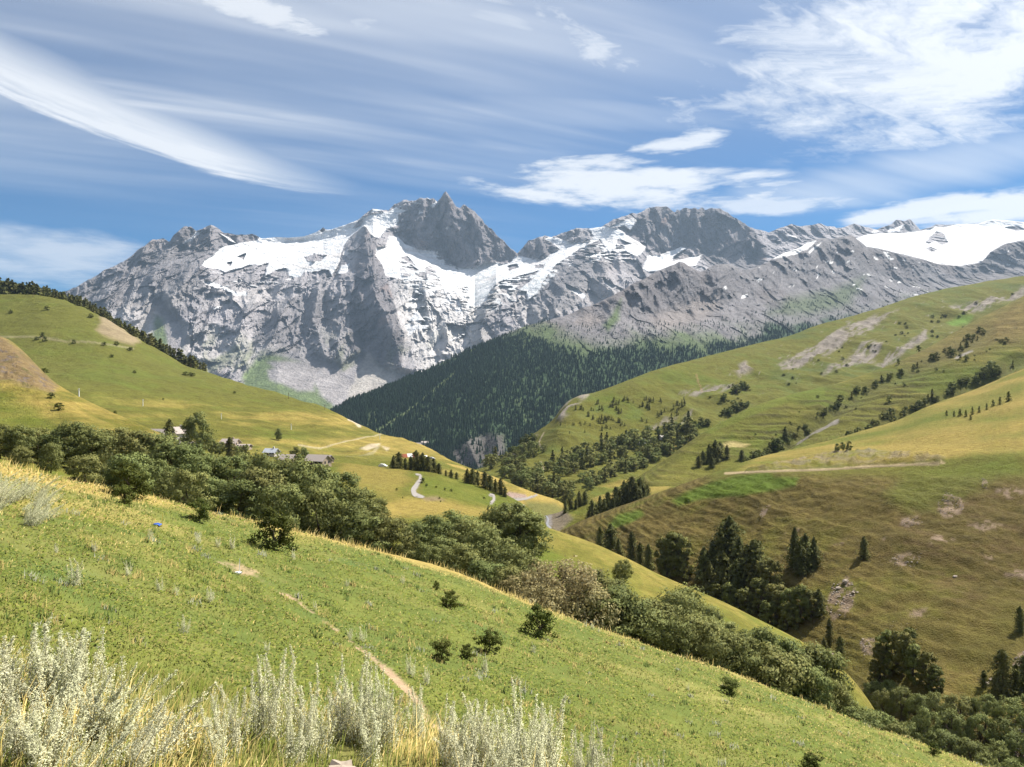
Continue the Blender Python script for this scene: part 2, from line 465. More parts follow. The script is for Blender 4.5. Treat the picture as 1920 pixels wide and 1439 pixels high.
# ================================================================== THE GLACIER MOUNTAINS
M_ROCK = terrain_mat('rock_far', 0.014, 0.055, 0.85, 1.0, 26.0, (1, 1, 0.6))
M_ROCK2 = terrain_mat('rock_mid', 0.022, 0.09, 0.85, 1.0, 12.0)
CREST = [(-300, 640), (0, 590), (119, 549), (147, 537), (194, 509), (229, 492), (250, 478), (262, 467), (270, 463), (283, 452), (295, 449), (306, 447), (317, 455),
 (325, 441), (344, 427), (358, 425), (367, 433), (381, 429), (395, 422), (405, 427), (419, 438), (447, 442), (470, 440), (480, 441), (491, 448), (517, 445), (541, 446),
 (569, 444), (592, 436), (606, 427), (612, 431), (620, 431), (648, 422), (672, 413), (686, 401), (698, 393), (728, 396), (738, 385), (750, 379), (761, 374), (768, 378), (780, 377),
 (787, 372), (794, 373), (800, 371), (806, 374), (813, 371), (820, 380), (827, 370), (832, 362), (836, 360), (840, 363), (845, 371), (855, 388), (862, 392), (868, 385), (872, 385), (876, 388), (885, 394), (890, 396),
 (897, 406), (905, 411), (909, 420), (916, 427), (921, 428), (930, 441), (944, 452), (958, 468), (970, 476), (977, 469), (984, 460), (990, 453), (1012, 445), (1022, 443), (1033, 446), (1049, 440), (1081, 429),
 (1105, 430), (1128, 427), (1150, 413), (1170, 407), (1187, 400), (1195, 403), (1203, 399), (1213, 392), (1229, 389), (1251, 389), (1258, 394), (1265, 399), (1270, 394), (1276, 396), (1282, 391), (1304, 391), (1309, 394), (1316, 390), (1322, 394), (1330, 391), (1345, 391), (1352, 392),
 (1367, 402), (1389, 416), (1402, 424), (1415, 431), (1430, 434), (1442, 438), (1455, 432), (1470, 427), (1484, 422), (1500, 427), (1511, 425), (1525, 424), (1537, 420), (1550, 426), (1564, 427), (1568, 430), (1580, 429),
 (1601, 421), (1617, 426), (1644, 433), (1655, 428), (1665, 425), (1672, 422), (1681, 413), (1697, 417), (1702, 414), (1707, 413), (1715, 422), (1726, 434), (1745, 429), (1755, 423), (1775, 424), (1792, 423), (1835, 421), (1850, 416), (1862, 413), (1888, 415), (1920, 418), (2000, 424), (2200, 450)]
def crest_d(p): return pchip1([-300, 100, 400, 700, 836, 970, 1150, 1300, 1420, 1600, 1750, 2200], [5200, 5500, 6300, 6900, 7000, 6900, 6900, 7000, 7000, 7300, 7900, 8000], p)
cr = np.array(CREST, float); rowA = np.c_[cr, crest_d(cr[:, 0])]
def row(pts, dd=None): return np.array([(p[0], p[1], p[2]) for p in pts], float)
rowB = row([(-300, 680, 5120), (119, 572, 5400), (200, 528, 5650), (260, 490, 5800), (310, 475, 5950), (350, 465, 6060), (395, 470, 6100), (440, 462, 6250), (500, 455, 6520), (570, 452, 6700), (620, 445, 6750), (660, 436, 6760), (700, 415, 6740),
  (730, 430, 6730), (760, 456, 6780), (800, 472, 6790), (850, 492, 6770), (900, 494, 6750), (955, 492, 6740), (1010, 484, 6650), (1060, 462, 6690), (1110, 452, 6660), (1150, 445, 6580), (1190, 450, 6560), (1240, 478, 6720), (1290, 470, 6760), (1340, 480, 6780), (1400, 490, 6700), (1442, 470, 6600),
  (1520, 445, 6800), (1600, 440, 7000), (1680, 436, 7350), (1726, 437, 7500), (1790, 432, 7600), (1860, 425, 7750), (1920, 430, 7700), (2200, 462, 7700)])
rowC = row([(-300, 720, 4900), (119, 600, 5150), (200, 560, 5350), (300, 520, 5500), (380, 505, 5600), (450, 510, 5750), (500, 520, 5850), (560, 520, 5900), (640, 510, 5880), (700, 512, 5800), (750, 518, 5780), (800, 520, 5820), (840, 548, 5780), (890, 572, 5700), (930, 530, 5850),
  (990, 530, 5800), (1040, 505, 5950), (1110, 490, 6080), (1180, 490, 6100), (1230, 508, 6150), (1300, 506, 6180), (1400, 520, 6150), (1500, 500, 6050), (1620, 475, 6000), (1700, 486, 5900), (1800, 503, 5850), (1860, 480, 6000), (1920, 460, 6150), (2200, 500, 6100)])
rowD = row([(-300, 770, 4400), (119, 680, 4550), (250, 680, 4650), (380, 690, 4750), (450, 690, 4800), (520, 672, 4850), (600, 680, 4900), (700, 690, 4900), (780, 690, 4880), (870, 690, 4850), (1000, 640, 4950), (1150, 620, 5100), (1300, 600, 5200), (1500, 600, 5200), (1800, 600, 5200), (2200, 620, 5200)])
rowE = row([(-300, 820, 3900), (119, 780, 4000), (380, 770, 4100), (520, 762, 4150), (640, 775, 4200), (760, 770, 4300), (900, 790, 4300), (1200, 800, 4400), (2200, 800, 4400)])
rowZ = np.c_[cr[:, 0], cr[:, 1] + 120, rowA[:, 2] + 900]
MM = Sheet([rowE, rowD, rowC, rowB, rowA, rowZ], -300, 2200, 2.0, [46, 88, 54, 62, 6], lin=True)

SNOW = [
 [(380,497),(385,487),(399,479),(405,473),(419,463),(447,459),(479,453),(492,440),(518,430),(568,430),(593,426),(606,436),(620,424),(637,416),(661,410),(673,405),(681,406),(705,402),(729,398),(745,389),(761,396),(749,401),(748,415),(741,425),(725,429),(718,439),(716,445),(705,445),(697,439),(685,425),(680,423),(670,433),(652,445),(646,455),(642,468),(637,485),(635,493),(629,508),(621,520),(615,508),(603,506),(595,510),(572,508),(564,518),(542,518),(538,504),(510,510),(496,520),(504,493),(489,497),(469,497),(451,504),(419,512),(405,506),(386,502)],
 [(729,443),(739,444),(747,445),(759,457),(783,467),(798,471),(812,471),(818,481),(828,495),(856,499),(858,508),(878,504),(893,502),(911,490),(927,493),(941,498),(955,495),(963,481),(977,482),(1004,487),(1013,487),(1035,477),(1051,467),(1037,457),(1022,449),(1029,445),(1051,449),(1079,457),(1104,453),(1112,443),(1102,431),(1118,427),(1138,426),(1164,433),(1178,443),(1193,451),(1213,463),(1211,469),(1195,481),(1174,473),(1168,461),(1184,457),(1158,447),(1154,463),(1144,475),(1134,461),(1124,449),(1106,457),(1067,479),(1043,499),(1019,526),(1005,552),(988,564),(986,548),(972,546),(999,524),(1009,509),(940,526),(933,528),(921,538),(907,566),(893,576),(878,572),(885,548),(878,540),(858,540),(834,552),(822,518),(814,500),(804,497),(787,508),(775,500),(759,487),(751,481),(747,500),(751,518),(767,524),(745,522),(723,516),(717,497),(703,477),(707,463),(723,463)],
 [(779,584),(786,592),(798,603),(767,603)], [(759,609),(802,611),(798,618),(779,618),(765,632)],
 [(1059,530),(1079,540),(1100,554),(1096,562),(1086,554),(1063,540)], [(1130,521),(1154,538),(1146,541),(1134,531)],
 [(1215,479),(1237,479),(1277,464),(1288,468),(1265,481),(1257,491),(1316,480),(1306,499),(1257,503),(1217,511),(1204,505)],
 [(1168,414),(1186,409),(1194,412),(1180,432),(1168,425),(1140,429)],
 [(365,434),(382,430),(353,455),(338,457),(353,447)], [(391,454),(370,467),(374,460)], [(411,437),(430,448),(446,459),(428,452)],
 [(385,526),(404,532),(421,538),(444,548),(464,546),(462,552),(442,553),(418,542),(384,533)], [(404,576),(416,575),(413,579),(400,580)],
 [(700,392),(720,394),(705,399),(690,401)], [(645,471),(668,470),(652,479),(643,478)], [(637,500),(655,495),(650,512),(632,516)], [(782,393),(792,397),(784,401)], [(805,386),(818,378),(812,392)],
 [(834,428),(846,424),(851,427),(838,432)],
 [(1605,446),(1630,441),(1660,437),(1690,436),(1726,434),(1760,422),(1790,420),(1835,418),(1862,405),(1920,410),(2210,430),(2210,470),(1960,455),(1920,451),(1887,457),(1857,473),(1837,495),(1817,501),(1758,500),(1728,490),(1698,484),(1679,474),(1633,470),(1620,463)],
 [(1470,440),(1490,444),(1500,450),(1484,446)], [(1668,424),(1690,418),(1700,420),(1690,432),(1664,436)], [(1640,430),(1650,432),(1644,438),(1636,436)],
]
ROCKS_IN_SNOW = [[(1735,455),(1745,444),(1756,434),(1768,437),(1777,455),(1766,459),(1754,451),(1742,457)], [(1688,432),(1700,420),(1706,411),(1716,418),(1727,434)], [(1670,424),(1682,411),(1700,417),(1696,421),(1676,428)], [(1752,424),(1762,419),(1790,422),(1770,427)],
 [(1735,466),(1745,463),(1757,468),(1745,472)], [(1885,427),(1905,424),(1925,430),(1905,433)], [(570,484),(590,477),(612,478),(600,490),(578,490)], [(446,482),(460,476),(456,487)], [(752,484),(762,480),(770,488),(778,498),(760,490)], [(952,500),(968,496),(972,502),(955,508)], [(1004,497),(1022,496),(1018,503),(1002,504)], [(672,413),(680,411),(672,424),(664,425)],
 [(425,494),(435,492),(430,500)]]
RIDGES = [([(684, 424), (690, 440), (686, 458), (696, 500), (712, 560), (735, 625), (755, 690)], 62, 330), ([(690, 456), (672, 500), (650, 560), (640, 620), (640, 690)], 40, 150),
 ([(836, 361), (846, 410), (870, 450), (893, 480), (905, 505)], 42, 170), ([(876, 386), (900, 440), (912, 490)], 30, 110), ([(794, 373), (790, 420), (800, 465)], 26, 80),
 ([(395, 422), (388, 455), (360, 500), (330, 540), (310, 600)], 70, 230), ([(345, 427), (318, 470), (280, 520), (250, 590)], 55, 180), ([(283, 452), (255, 500), (200, 560), (190, 640)], 50, 160), ([(395, 422), (425, 470), (420, 520)], 30, 90),
 ([(1110, 458), (1085, 500), (1060, 545), (1035, 600)], 48, 260), ([(1110, 458), (1130, 500), (1140, 540)], 30, 150), ([(928, 534), (912, 575), (900, 640)], 30, 230), ([(1160, 475), (1165, 520)], 30, 120),
 ([(548, 556), (520, 610), (486, 690)], 34, 130), ([(600, 545), (588, 600), (615, 690)], 36, 150), ([(640, 570), (655, 630), (690, 690)], 30, 130), ([(480, 560), (450, 620), (430, 690)], 36, 120),
 ([(1251, 389), (1240, 440), (1225, 480)], 40, 110), ([(1304, 391), (1310, 450), (1300, 490)], 34, 100), ([(1407, 423), (1398, 460), (1372, 530)], 48, 330), ([(1407, 423), (1432, 470), (1440, 530)], 36, 200),
 ([(1012, 446), (1022, 480)], 24, 90), ([(1085, 430), (1080, 452)], 22, 60)]
def paint_massif():
    S = MM
    PX, PY = S.PX.copy(), S.PY.copy()
    X, Z = S.X, S.Z
    wx = fbm(X / 260, Z / 260, 1.1, 4) ; wy = fbm(X / 260, Z / 260, 5.7, 4)
    wpx, wpy = PX + 7 * wx, PY + 5 * wy
    snow = np.zeros(PX.shape)
    for p in SNOW: snow = np.maximum(snow, poly(wpx, wpy, p, 1.6))
    hard = np.zeros(PX.shape)
    for p in ROCKS_IN_SNOW: hard = np.maximum(hard, poly(PX + 3 * wx, PY + 2 * wy, p, 1.6))
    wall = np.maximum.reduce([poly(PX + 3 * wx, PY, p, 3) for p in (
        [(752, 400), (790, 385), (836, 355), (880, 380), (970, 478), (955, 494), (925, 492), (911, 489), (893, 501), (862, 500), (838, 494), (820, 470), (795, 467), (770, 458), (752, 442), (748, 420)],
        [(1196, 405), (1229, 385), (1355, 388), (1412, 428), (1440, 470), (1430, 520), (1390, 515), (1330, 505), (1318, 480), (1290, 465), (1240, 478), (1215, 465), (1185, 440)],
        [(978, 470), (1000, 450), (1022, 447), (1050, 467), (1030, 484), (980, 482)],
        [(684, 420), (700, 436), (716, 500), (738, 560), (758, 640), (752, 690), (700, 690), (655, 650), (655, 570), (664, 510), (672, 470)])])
    # snow caught on ledges among the rock, and on the summit crest
    led = ridged(X / 210, Z / 52, 3.3, 4)
    ledges = sstep(led, 0.66, 0.76) * np.maximum.reduce([poly(PX, PY, q, 22) for q in ([(390, 505), (640, 515), (640, 545), (470, 560), (380, 540)], [(740, 505), (840, 520), (930, 560), (900, 650), (790, 650), (760, 560)], [(940, 520), (1020, 510), (1000, 600), (940, 600)])]) * 0.75
    ledges = np.maximum(ledges, sstep(ridged(X / 120, Z / 90, 9, 4), 0.55, 0.7) * poly(PX, PY, [(735, 380), (760, 372), (822, 368), (826, 384), (800, 402), (770, 404), (745, 398)], 5) * 0.9)
    icef = sstep(ridged((XX_ := X + 60 * wx) / 150, Z / 45, 27, 4), 0.28, 0.58) * np.maximum.reduce([poly(PX + 12 * wx, PY + 8 * wy, q, 14) for q in ([(705, 460), (800, 465), (960, 490), (1010, 500), (930, 580), (860, 590), (790, 550), (740, 525)], [(980, 490), (1060, 470), (1120, 450), (1210, 465), (1190, 490), (1060, 500), (1000, 560)])])
    snow = np.maximum(snow * (1 - hard), np.maximum(ledges, icef * 0.9) * (1 - wall))
    snow = snow * (1 - 0.98 * hard)
    # relief
    tent = np.zeros(PX.shape)
    for pts, w, h in RIDGES: tent = np.maximum(tent, line(PX + 8 * wx, PY + 5 * wy, [(p_[0], p_[1], w * (0.3 + 0.7 * min(1.0, i_ / 2.0))) for i_, p_ in enumerate(pts)], w, 1) ** 1.1 * h)
    w1 = fbm(X / 420, Z / 420, 2.2, 4); w2 = fbm(X / 420, Z / 420, 12.2, 4)
    XX, ZZ = X + 190 * w1 + 60 * wx, Z + 190 * w2 + 60 * wy
    r1 = ridged((XX + 0.35 * ZZ) / 560, ZZ / 900, 0.5, 6, 0.58)
    r2 = ridged((XX - 0.55 * ZZ) / 260, ZZ / 380, 4.5, 5, 0.62)
    r3 = fbm(X / 60, Z / 60, 8.8, 4, 0.65)
    r5 = np.abs(pn(XX / 85 + 0.4 * ZZ / 85, ZZ / 105, 31.0)) + 0.5 * np.abs(pn(XX / 38, ZZ / 46, 33.0))
    f1, t1 = facets((X + 70 * wx + 0.35 * Z) / 150, (Z + 50 * wy) / 230, 3); f2, t2 = facets((X + 30 * wx - 0.3 * Z) / 66, (Z + 25 * wy) / 96, 9); f3, t3 = facets(X / 30, Z / 42, 17)
    r6 = ridged((X + 0.28 * Z + 70 * w1) / 135, Z / 620, 61.0, 4, 0.6)
    r4 = ridged((XX + 0.4 * ZZ) / 120, ZZ / 240, 14.5, 5, 0.68)
    soft = np.maximum.reduce([poly(PX + 9 * wx, PY + 5 * wy, p_, 9) for p_ in ([(455, 700), (480, 678), (505, 664), (545, 672), (590, 664), (640, 684), (690, 656), (720, 688), (780, 700), (740, 740), (660, 800), (440, 800)], [(250, 625), (290, 556), (304, 552), (345, 610), (356, 660), (330, 700), (280, 690)])])
    led2 = ridged(XX / 300, (ZZ + 0.3 * XX) / 120, 6.1, 4, 0.6)
    below = sstep(PY, 500, 560) * (1 - sstep(PY, 660, 720))
    edge = np.clip((S.ts[-1] - 1 - S.ts) / 0.18, 0, 1)[:, None] ** 0.7
    front = np.clip(S.ts / 0.6, 0.25, 1)[:, None]
    disp = (0.85 * tent + 110 * (r1 - 0.4) + 95 * (r2 - 0.4) + 12 * r3 + 45 * (r4 - 0.4) - 20 * (r5 - 0.4) + 62 * f1 + 30 * f2 + 13 * f3 + 70 * (r6 - 0.4) + 10 * (led2 - 0.35) * below) * (1 - 0.93 * soft) * (1 - 0.90 * sstep(snow, 0.2, 0.9)) + 16 * snow
    disp += snow * (34 * fbm(X / 300, Z / 150, 12.0, 5, 0.6) + 12 * ridged(X / 110, Z / 40, 14.0, 4))
    S.push(disp * np.maximum(0.55 + 0.45 * edge, sstep(snow, 0.2, 0.8)) * front)
    jag = (7 * fbm(X / 60, 0 * X, 3.0, 4) + 16 * (ridged(X / 75, 0 * X, 5.0, 3) - 0.45)) * np.exp(-np.clip(S.ts[-1] - 1 - S.ts, 0, 9) * 9)[:, None]
    S.lift(jag * (1 - 0.9 * sstep(snow, 0.3, 0.8)))
    # ground cover
    n1 = fbm(X / 420, Z / 420, 0.3, 5); n2 = fbm(X / 120, Z / 160, 2.9, 5); n3 = fbm(X / 45, Z / 45, 6.6, 4)
    n3 = 0.6 * n3 + 0.45 * (t2 - 0.5) + 0.35 * (t3 - 0.5)
    rock = rgb(0.268, 0.252, 0.262) * (1 + 0.25 * n2 + 0.35 * n3 + 0.25 * (t1 - 0.5))[..., None]
    rock = mix(rock, rgb(0.290, 0.250, 0.240) * (1 + 0.3 * n3)[..., None], sstep(n1, 0.05, 0.5) * 0.7)
    rock = mix(rock, rgb(0.430, 0.405, 0.395) * (1 + 0.35 * n3)[..., None], np.clip(below * sstep(n1 + 0.3 * n2, -0.25, 0.35), 0, 1) * 0.75)
    rock = mix(rock, rgb(0.140, 0.128, 0.134) * (1 + 0.4 * n3)[..., None], wall * 0.85)  # dark rock tone, with shade of the steep walls and buttress painted in
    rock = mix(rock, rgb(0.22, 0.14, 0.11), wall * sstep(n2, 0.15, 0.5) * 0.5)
    veg = sstep(n2 + 0.5 * n1, 0.0, 0.4) * sstep(PY + 30 * n1, 600, 670) * (PX < 1100) * 0.65
    rock = mix(rock, rgb(0.12, 0.14, 0.065), veg)
    q = lambda pts, s=7: poly(PX + 9 * wx + 5 * n3, PY + 5 * wy, pts, s)
    green = rgb(0.115, 0.150, 0.062); scr = rgb(0.250, 0.232, 0.232); lsc = rgb(0.33, 0.305, 0.28)
    g = np.maximum(q([(292, 590), (306, 596), (318, 640), (315, 680), (285, 668), (280, 640)]), q([(455, 700), (480, 678), (505, 664), (545, 672), (590, 690), (600, 740), (640, 775), (600, 790), (450, 760)]))
    g = np.maximum(g, q([(692, 690), (706, 680), (724, 700), (708, 712), (698, 705)]))
    rock = mix(rock, green * (1 + 0.35 * n3)[..., None], g)
    for pts, c in (([(286, 562), (300, 554), (330, 590), (352, 625), (350, 655), (330, 640), (308, 600)], scr * 0.95), ([(285, 596), (270, 626), (254, 622), (268, 604)], lsc), ([(302, 600), (340, 640), (345, 690), (318, 680)], scr * 1.05),
                   ([(502, 680), (545, 676), (584, 680), (598, 705), (590, 735), (560, 735), (530, 720), (504, 712), (500, 696), (515, 690)], scr), ([(582, 664), (606, 668), (630, 684), (652, 712), (656, 735), (634, 762), (612, 752), (597, 728), (586, 700)], scr * 1.1),
                   ([(655, 725), (670, 700), (690, 658), (700, 662), (716, 690), (735, 690), (720, 722), (700, 745), (665, 775), (640, 770)], lsc * 0.98), ([(735, 690), (760, 690), (780, 705), (740, 720), (720, 712)], lsc * 1.1)):
        rock = mix(rock, c * (1 + 0.25 * n3 + 0.15 * n2)[..., None], q(pts, 5))
    pale = poly(PX + 22 * wx, PY + 16 * wy, [(742, 520), (840, 522), (930, 540), (905, 600), (895, 690), (800, 700), (765, 640), (750, 570)], 18)
    rock = mix(rock, rgb(0.56, 0.54, 0.52) * (1 + 0.35 * n3)[..., None], pale * 0.55)
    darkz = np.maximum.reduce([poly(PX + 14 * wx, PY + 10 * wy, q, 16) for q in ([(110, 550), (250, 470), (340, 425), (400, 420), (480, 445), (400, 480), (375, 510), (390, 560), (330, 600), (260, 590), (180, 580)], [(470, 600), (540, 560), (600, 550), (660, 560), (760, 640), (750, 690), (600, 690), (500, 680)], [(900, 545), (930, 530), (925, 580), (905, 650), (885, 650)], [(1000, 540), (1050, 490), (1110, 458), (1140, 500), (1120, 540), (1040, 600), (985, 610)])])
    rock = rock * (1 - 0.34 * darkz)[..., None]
    # dirty glacier surface: dust bands and bare ice low down
    band = sstep(fbm(X / 700 + 0.4 * wx, Z / 55, 4.4, 5), 0.02, 0.45)
    ice = sstep(PY + 18 * n2, 486, 520) * sstep(ridged(X / 160, Z / 60, 7.7, 5), 0.25, 0.62)
    sc = mix(np.broadcast_to(rgb(0.68, 0.68, 0.69), rock.shape), rgb(0.54, 0.48, 0.44), band * 0.6)
    sc = mix(sc, rgb(0.40, 0.43, 0.45), ice * 0.7)
    crev = sstep(ridged((X + 40 * wx) / 130, (Z + 0.2 * X) / 26, 71.0, 4), 0.55, 0.75) * sstep(fbm(X / 300, Z / 120, 73.0, 3), -0.15, 0.2)
    sc = mix(sc, rgb(0.36, 0.39, 0.42), crev * 0.55)
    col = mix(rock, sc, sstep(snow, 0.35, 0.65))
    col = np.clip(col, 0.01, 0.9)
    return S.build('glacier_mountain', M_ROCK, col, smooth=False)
paint_massif()

# ================================================================== FORESTED MOUNTAIN IN FRONT OF IT
crest4 = [(520, 830, 2150), (600, 785, 2200), (630, 768, 2250), (660, 752, 2300), (700, 738, 2400), (740, 722, 2480), (780, 703, 2560), (830, 680, 2660), (880, 657, 2760), (930, 636, 2860), (980, 614, 2950), (1040, 598, 3060), (1070, 590, 3120), (1095, 577, 3180), (1110, 574, 3220), (1150, 555, 3330),
 (1175, 541, 3400), (1190, 531, 3450), (1205, 526, 3480), (1230, 510, 3560), (1250, 502, 3620), (1262, 498, 3660), (1275, 491, 3700), (1283, 494, 3720), (1292, 500, 3760), (1305, 508, 3800), (1315, 511, 3850), (1328, 504, 3900), (1345, 497, 3960), (1362, 496, 4000), (1376, 500, 4050), (1390, 508, 4100), (1410, 506, 4180), (1440, 492, 4320), (1470, 476, 4500),
 (1500, 466, 4620), (1520, 452, 4700), (1545, 448, 4800), (1560, 450, 4850), (1580, 445, 4920), (1596, 442, 4960), (1610, 452, 5000), (1625, 464, 5050), (1650, 468, 5100), (1700, 480, 5200), (1730, 487, 5250), (1760, 497, 5280), (1800, 500, 5300), (1840, 494, 5350), (1858, 473, 5400), (1885, 458, 5450), (1920, 452, 5500), (2000, 455, 5600), (2200, 480, 5800)]
c4 = np.array(crest4, float)
r40 = row([(520, 905, 1750), (700, 905, 1750), (860, 900, 1750), (960, 905, 1750), (1100, 880, 1850), (1300, 800, 2050), (1500, 740, 2400), (1700, 690, 2900), (1920, 650, 3400), (2200, 620, 3700)])
r41 = row([(520, 880, 1900), (700, 820, 1950), (860, 840, 1880), (960, 850, 1860), (1100, 790, 2050), (1300, 720, 2400), (1500, 660, 2900), (1700, 620, 3500), (1920, 590, 4000), (2200, 580, 4300)])
r42 = row([(520, 855, 2020), (700, 772, 2180), (860, 740, 2250), (960, 720, 2300), (1100, 670, 2480), (1200, 640, 2700), (1300, 628, 2850), (1400, 630, 3050), (1500, 602, 3400), (1600, 588, 3800), (1700, 575, 4150), (1920, 545, 4700), (2200, 540, 5000)])
r43 = row([(520, 840, 2100), (700, 752, 2300), (860, 690, 2550), (960, 655, 2700), (1040, 628, 2840), (1100, 612, 2900), (1180, 590, 3060), (1230, 588, 3300), (1300, 590, 3420), (1400, 570, 3600), (1500, 545, 4000), (1600, 520, 4450), (1700, 530, 4800), (1800, 530, 5050), (1920, 500, 5200), (2200, 510, 5400)])
MF = Sheet([r40, r41, r42, r43, c4, np.c_[c4[:, 0], c4[:, 1] + 60, c4[:, 2] + 500]], 520, 2200, 2.2, [34, 40, 40, 42, 4], lin=True)
FOREST_LINE = [(560, 700), (700, 735), (790, 700), (880, 655), (930, 640), (980, 632), (1020, 640), (1060, 655), (1110, 652), (1160, 655), (1210, 645), (1260, 652), (1310, 650), (1350, 640), (1400, 640), (1440, 610), (1500, 600), (2200, 560)]
def forest_mask(PX, PY, X, Z):
    n = fbm(X / 160, Z / 160, 3.1, 4)
    m = sstep(PY - np.interp(PX, *np.array(FOREST_LINE, float).T) + 34 * n, -6, 14)
    m = m * (1 - 0.9 * line(PX + 10 * n, PY, [(690, 818), (760, 775), (800, 745), (850, 702)], 2.4))
    m = m * (1 - 0.9 * sstep(n, 0.28, 0.42) * sstep(PX, 900, 1000)) 
    m = m * (1 - 0.9 * poly(PX + 14 * n, PY + 10 * n, [(840, 850), (880, 826), (915, 812), (945, 815), (950, 850), (935, 880), (860, 880)], 8))
    m = m * (1 - 0.75 * sstep(fbm(X / 90, Z / 110, 53.0, 4), 0.26, 0.42))
    m = m * (1 - 0.75 * poly(PX + 14 * n, PY, [(690, 770), (715, 760), (700, 800), (686, 800)], 5))
    return m
def paint_forest_mountain():
    S = MF
    X, Z, PX, PY = S.X, S.Z, S.PX, S.PY
    w = fbm(X / 200, Z / 200, 2, 4)
    rocky = np.clip(sstep(PX, 1020, 1130) * sstep(np.interp(PX, *np.array(FOREST_LINE, float).T) - PY, -40, 40) + sstep(PX, 1380, 1480), 0, 1)
    r1 = ridged((X + 0.3 * Z + 60 * w) / 340, Z / 700, 1.5, 6, 0.6); r2 = ridged((X - 0.4 * Z + 40 * w) / 150, Z / 200, 2.5, 5, 0.65)
    tent = np.zeros(PX.shape)
    for pts, ww, h in (([(1275, 491), (1270, 540), (1240, 600)], 50, 160), ([(1205, 526), (1215, 570), (1235, 600)], 34, 100), ([(1355, 497), (1340, 540), (1300, 600)], 30, 90), ([(1596, 443), (1600, 500), (1570, 560), (1560, 620)], 60, 230), ([(1150, 555), (1140, 600)], 30, 60),
                       ([(1700, 480), (1690, 560)], 40, 120), ([(1480, 560), (1480, 640)], 40, 120), ([(880, 830), (900, 880)], 24, 40), ([(935, 815), (930, 880)], 22, 45)):
        tent = np.maximum(tent, line(PX + 10 * w, PY, pts, ww, 1) * h)
    edge = np.clip((S.ts[-1] - 1 - S.ts) / 0.25, 0, 1)[:, None] ** 0.7
    f1, t1 = facets((X + 40 * w + 0.3 * Z) / 95, (Z + 30 * w) / 120, 5); f2, t2 = facets(X / 40, Z / 52, 11); f3, t3 = facets(X / 18, Z / 24, 23)
    disp = tent + (85 * (r1 - 0.4) + 55 * (r2 - 0.4) + 18 * (ridged(X / 60, Z / 80, 22.5, 4, 0.65) - 0.4) + 22 * f1 + 11 * f2 + 5 * f3) * (0.12 + 0.88 * rocky) + 30 * fbm(X / 240, Z / 400, 9.0, 3)
    S.push(disp * (0.5 + 0.5 * edge))
    S.lift(5 * fbm(X / 40, 0 * X, 3.0, 3) * rocky * np.exp(-np.clip(S.ts[-1] - 1 - S.ts, 0, 9) * 9)[:, None])
    n1 = fbm(X / 260, Z / 200, 0.3, 5); n2 = fbm(X / 80, Z / 80, 2.9, 5); n3 = 0.6 * fbm(X / 25, Z / 25, 6.6, 4) + 0.4 * (t2 - 0.5) + 0.4 * (t3 - 0.5)
    rock = rgb(0.158, 0.148, 0.152) * (1 + 0.4 * n2 + 0.4 * n3)[..., None]
    rock = mix(rock, rgb(0.125, 0.104, 0.100) * (1 + 0.4 * n3)[..., None], sstep(n1, -0.1, 0.4) * 0.55)
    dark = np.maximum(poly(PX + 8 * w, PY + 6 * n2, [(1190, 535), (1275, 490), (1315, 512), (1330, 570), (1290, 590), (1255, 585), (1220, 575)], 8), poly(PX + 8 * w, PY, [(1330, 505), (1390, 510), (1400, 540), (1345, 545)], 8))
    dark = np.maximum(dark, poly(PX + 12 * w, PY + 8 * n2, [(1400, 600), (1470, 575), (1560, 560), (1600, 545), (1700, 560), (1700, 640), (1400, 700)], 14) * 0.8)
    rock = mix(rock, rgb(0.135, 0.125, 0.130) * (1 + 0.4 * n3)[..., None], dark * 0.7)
    scr = np.maximum(poly(PX + 10 * w, PY, [(1215, 595), (1310, 560), (1345, 545), (1350, 580), (1320, 600), (1240, 620)], 9), poly(PX + 8 * w, PY, [(1090, 590), (1130, 590), (1140, 605), (1100, 615), (1075, 605)], 8))
    rock = mix(rock, rgb(0.190, 0.168, 0.160) * (1 + 0.15 * n3)[..., None], scr)
    grass = sstep(n1 + 0.6 * n2 + (PY - np.interp(PX, *np.array(FOREST_LINE, float).T)) / 60, -0.75, 0.15)
    grass = np.maximum(grass * (1 - dark) * (1 - scr), poly(PX + 14 * w, PY + 9 * n2, [(1480, 560), (1560, 545), (1620, 520), (1600, 570), (1520, 590), (1440, 590)], 14) * 0.8)
    grass = np.maximum(grass, poly(PX + 6 * w, PY, [(1130, 610), (1150, 585), (1165, 560), (1160, 600), (1140, 622)], 6))
    col = mix(rock, rgb(0.076, 0.100, 0.044) * (1 + 0.35 * n2 + 0.3 * n3)[..., None], grass)
    fm = forest_mask(PX, PY, X, Z)
    col = mix(col, rgb(0.035, 0.060, 0.028) * (1 + 0.3 * n3)[..., None], fm * (PX < 1700))
    col = mix(col, rgb(0.095, 0.120, 0.052), line(PX + 6 * w, PY, [(690, 818), (760, 775), (800, 745), (850, 702)], 2.4) * 0.8)
    col = mix(col, rgb(0.090, 0.078, 0.080) * (1 + 0.5 * n3)[..., None], poly(PX + 14 * n1, PY + 10 * n2, [(845, 850), (880, 826), (915, 812), (945, 815), (950, 850), (935, 880), (860, 880)], 8) * 0.85)
    snow = np.zeros(PX.shape)
    for p in ([(1442, 479), (1468, 465), (1507, 455), (1530, 453), (1517, 465), (1493, 477), (1450, 486)], [(1514, 472), (1540, 455), (1530, 466), (1518, 475)], [(1388, 556), (1400, 552), (1396, 560), (1390, 561)], [(1355, 537), (1364, 539), (1358, 543)], [(1656, 472), (1664, 474), (1668, 483), (1677, 486), (1668, 490), (1663, 484)], [(1637, 480), (1648, 487), (1642, 488)]):
        snow = np.maximum(snow, poly(PX + 5 * w, PY + 3 * n2, p, 1.5))
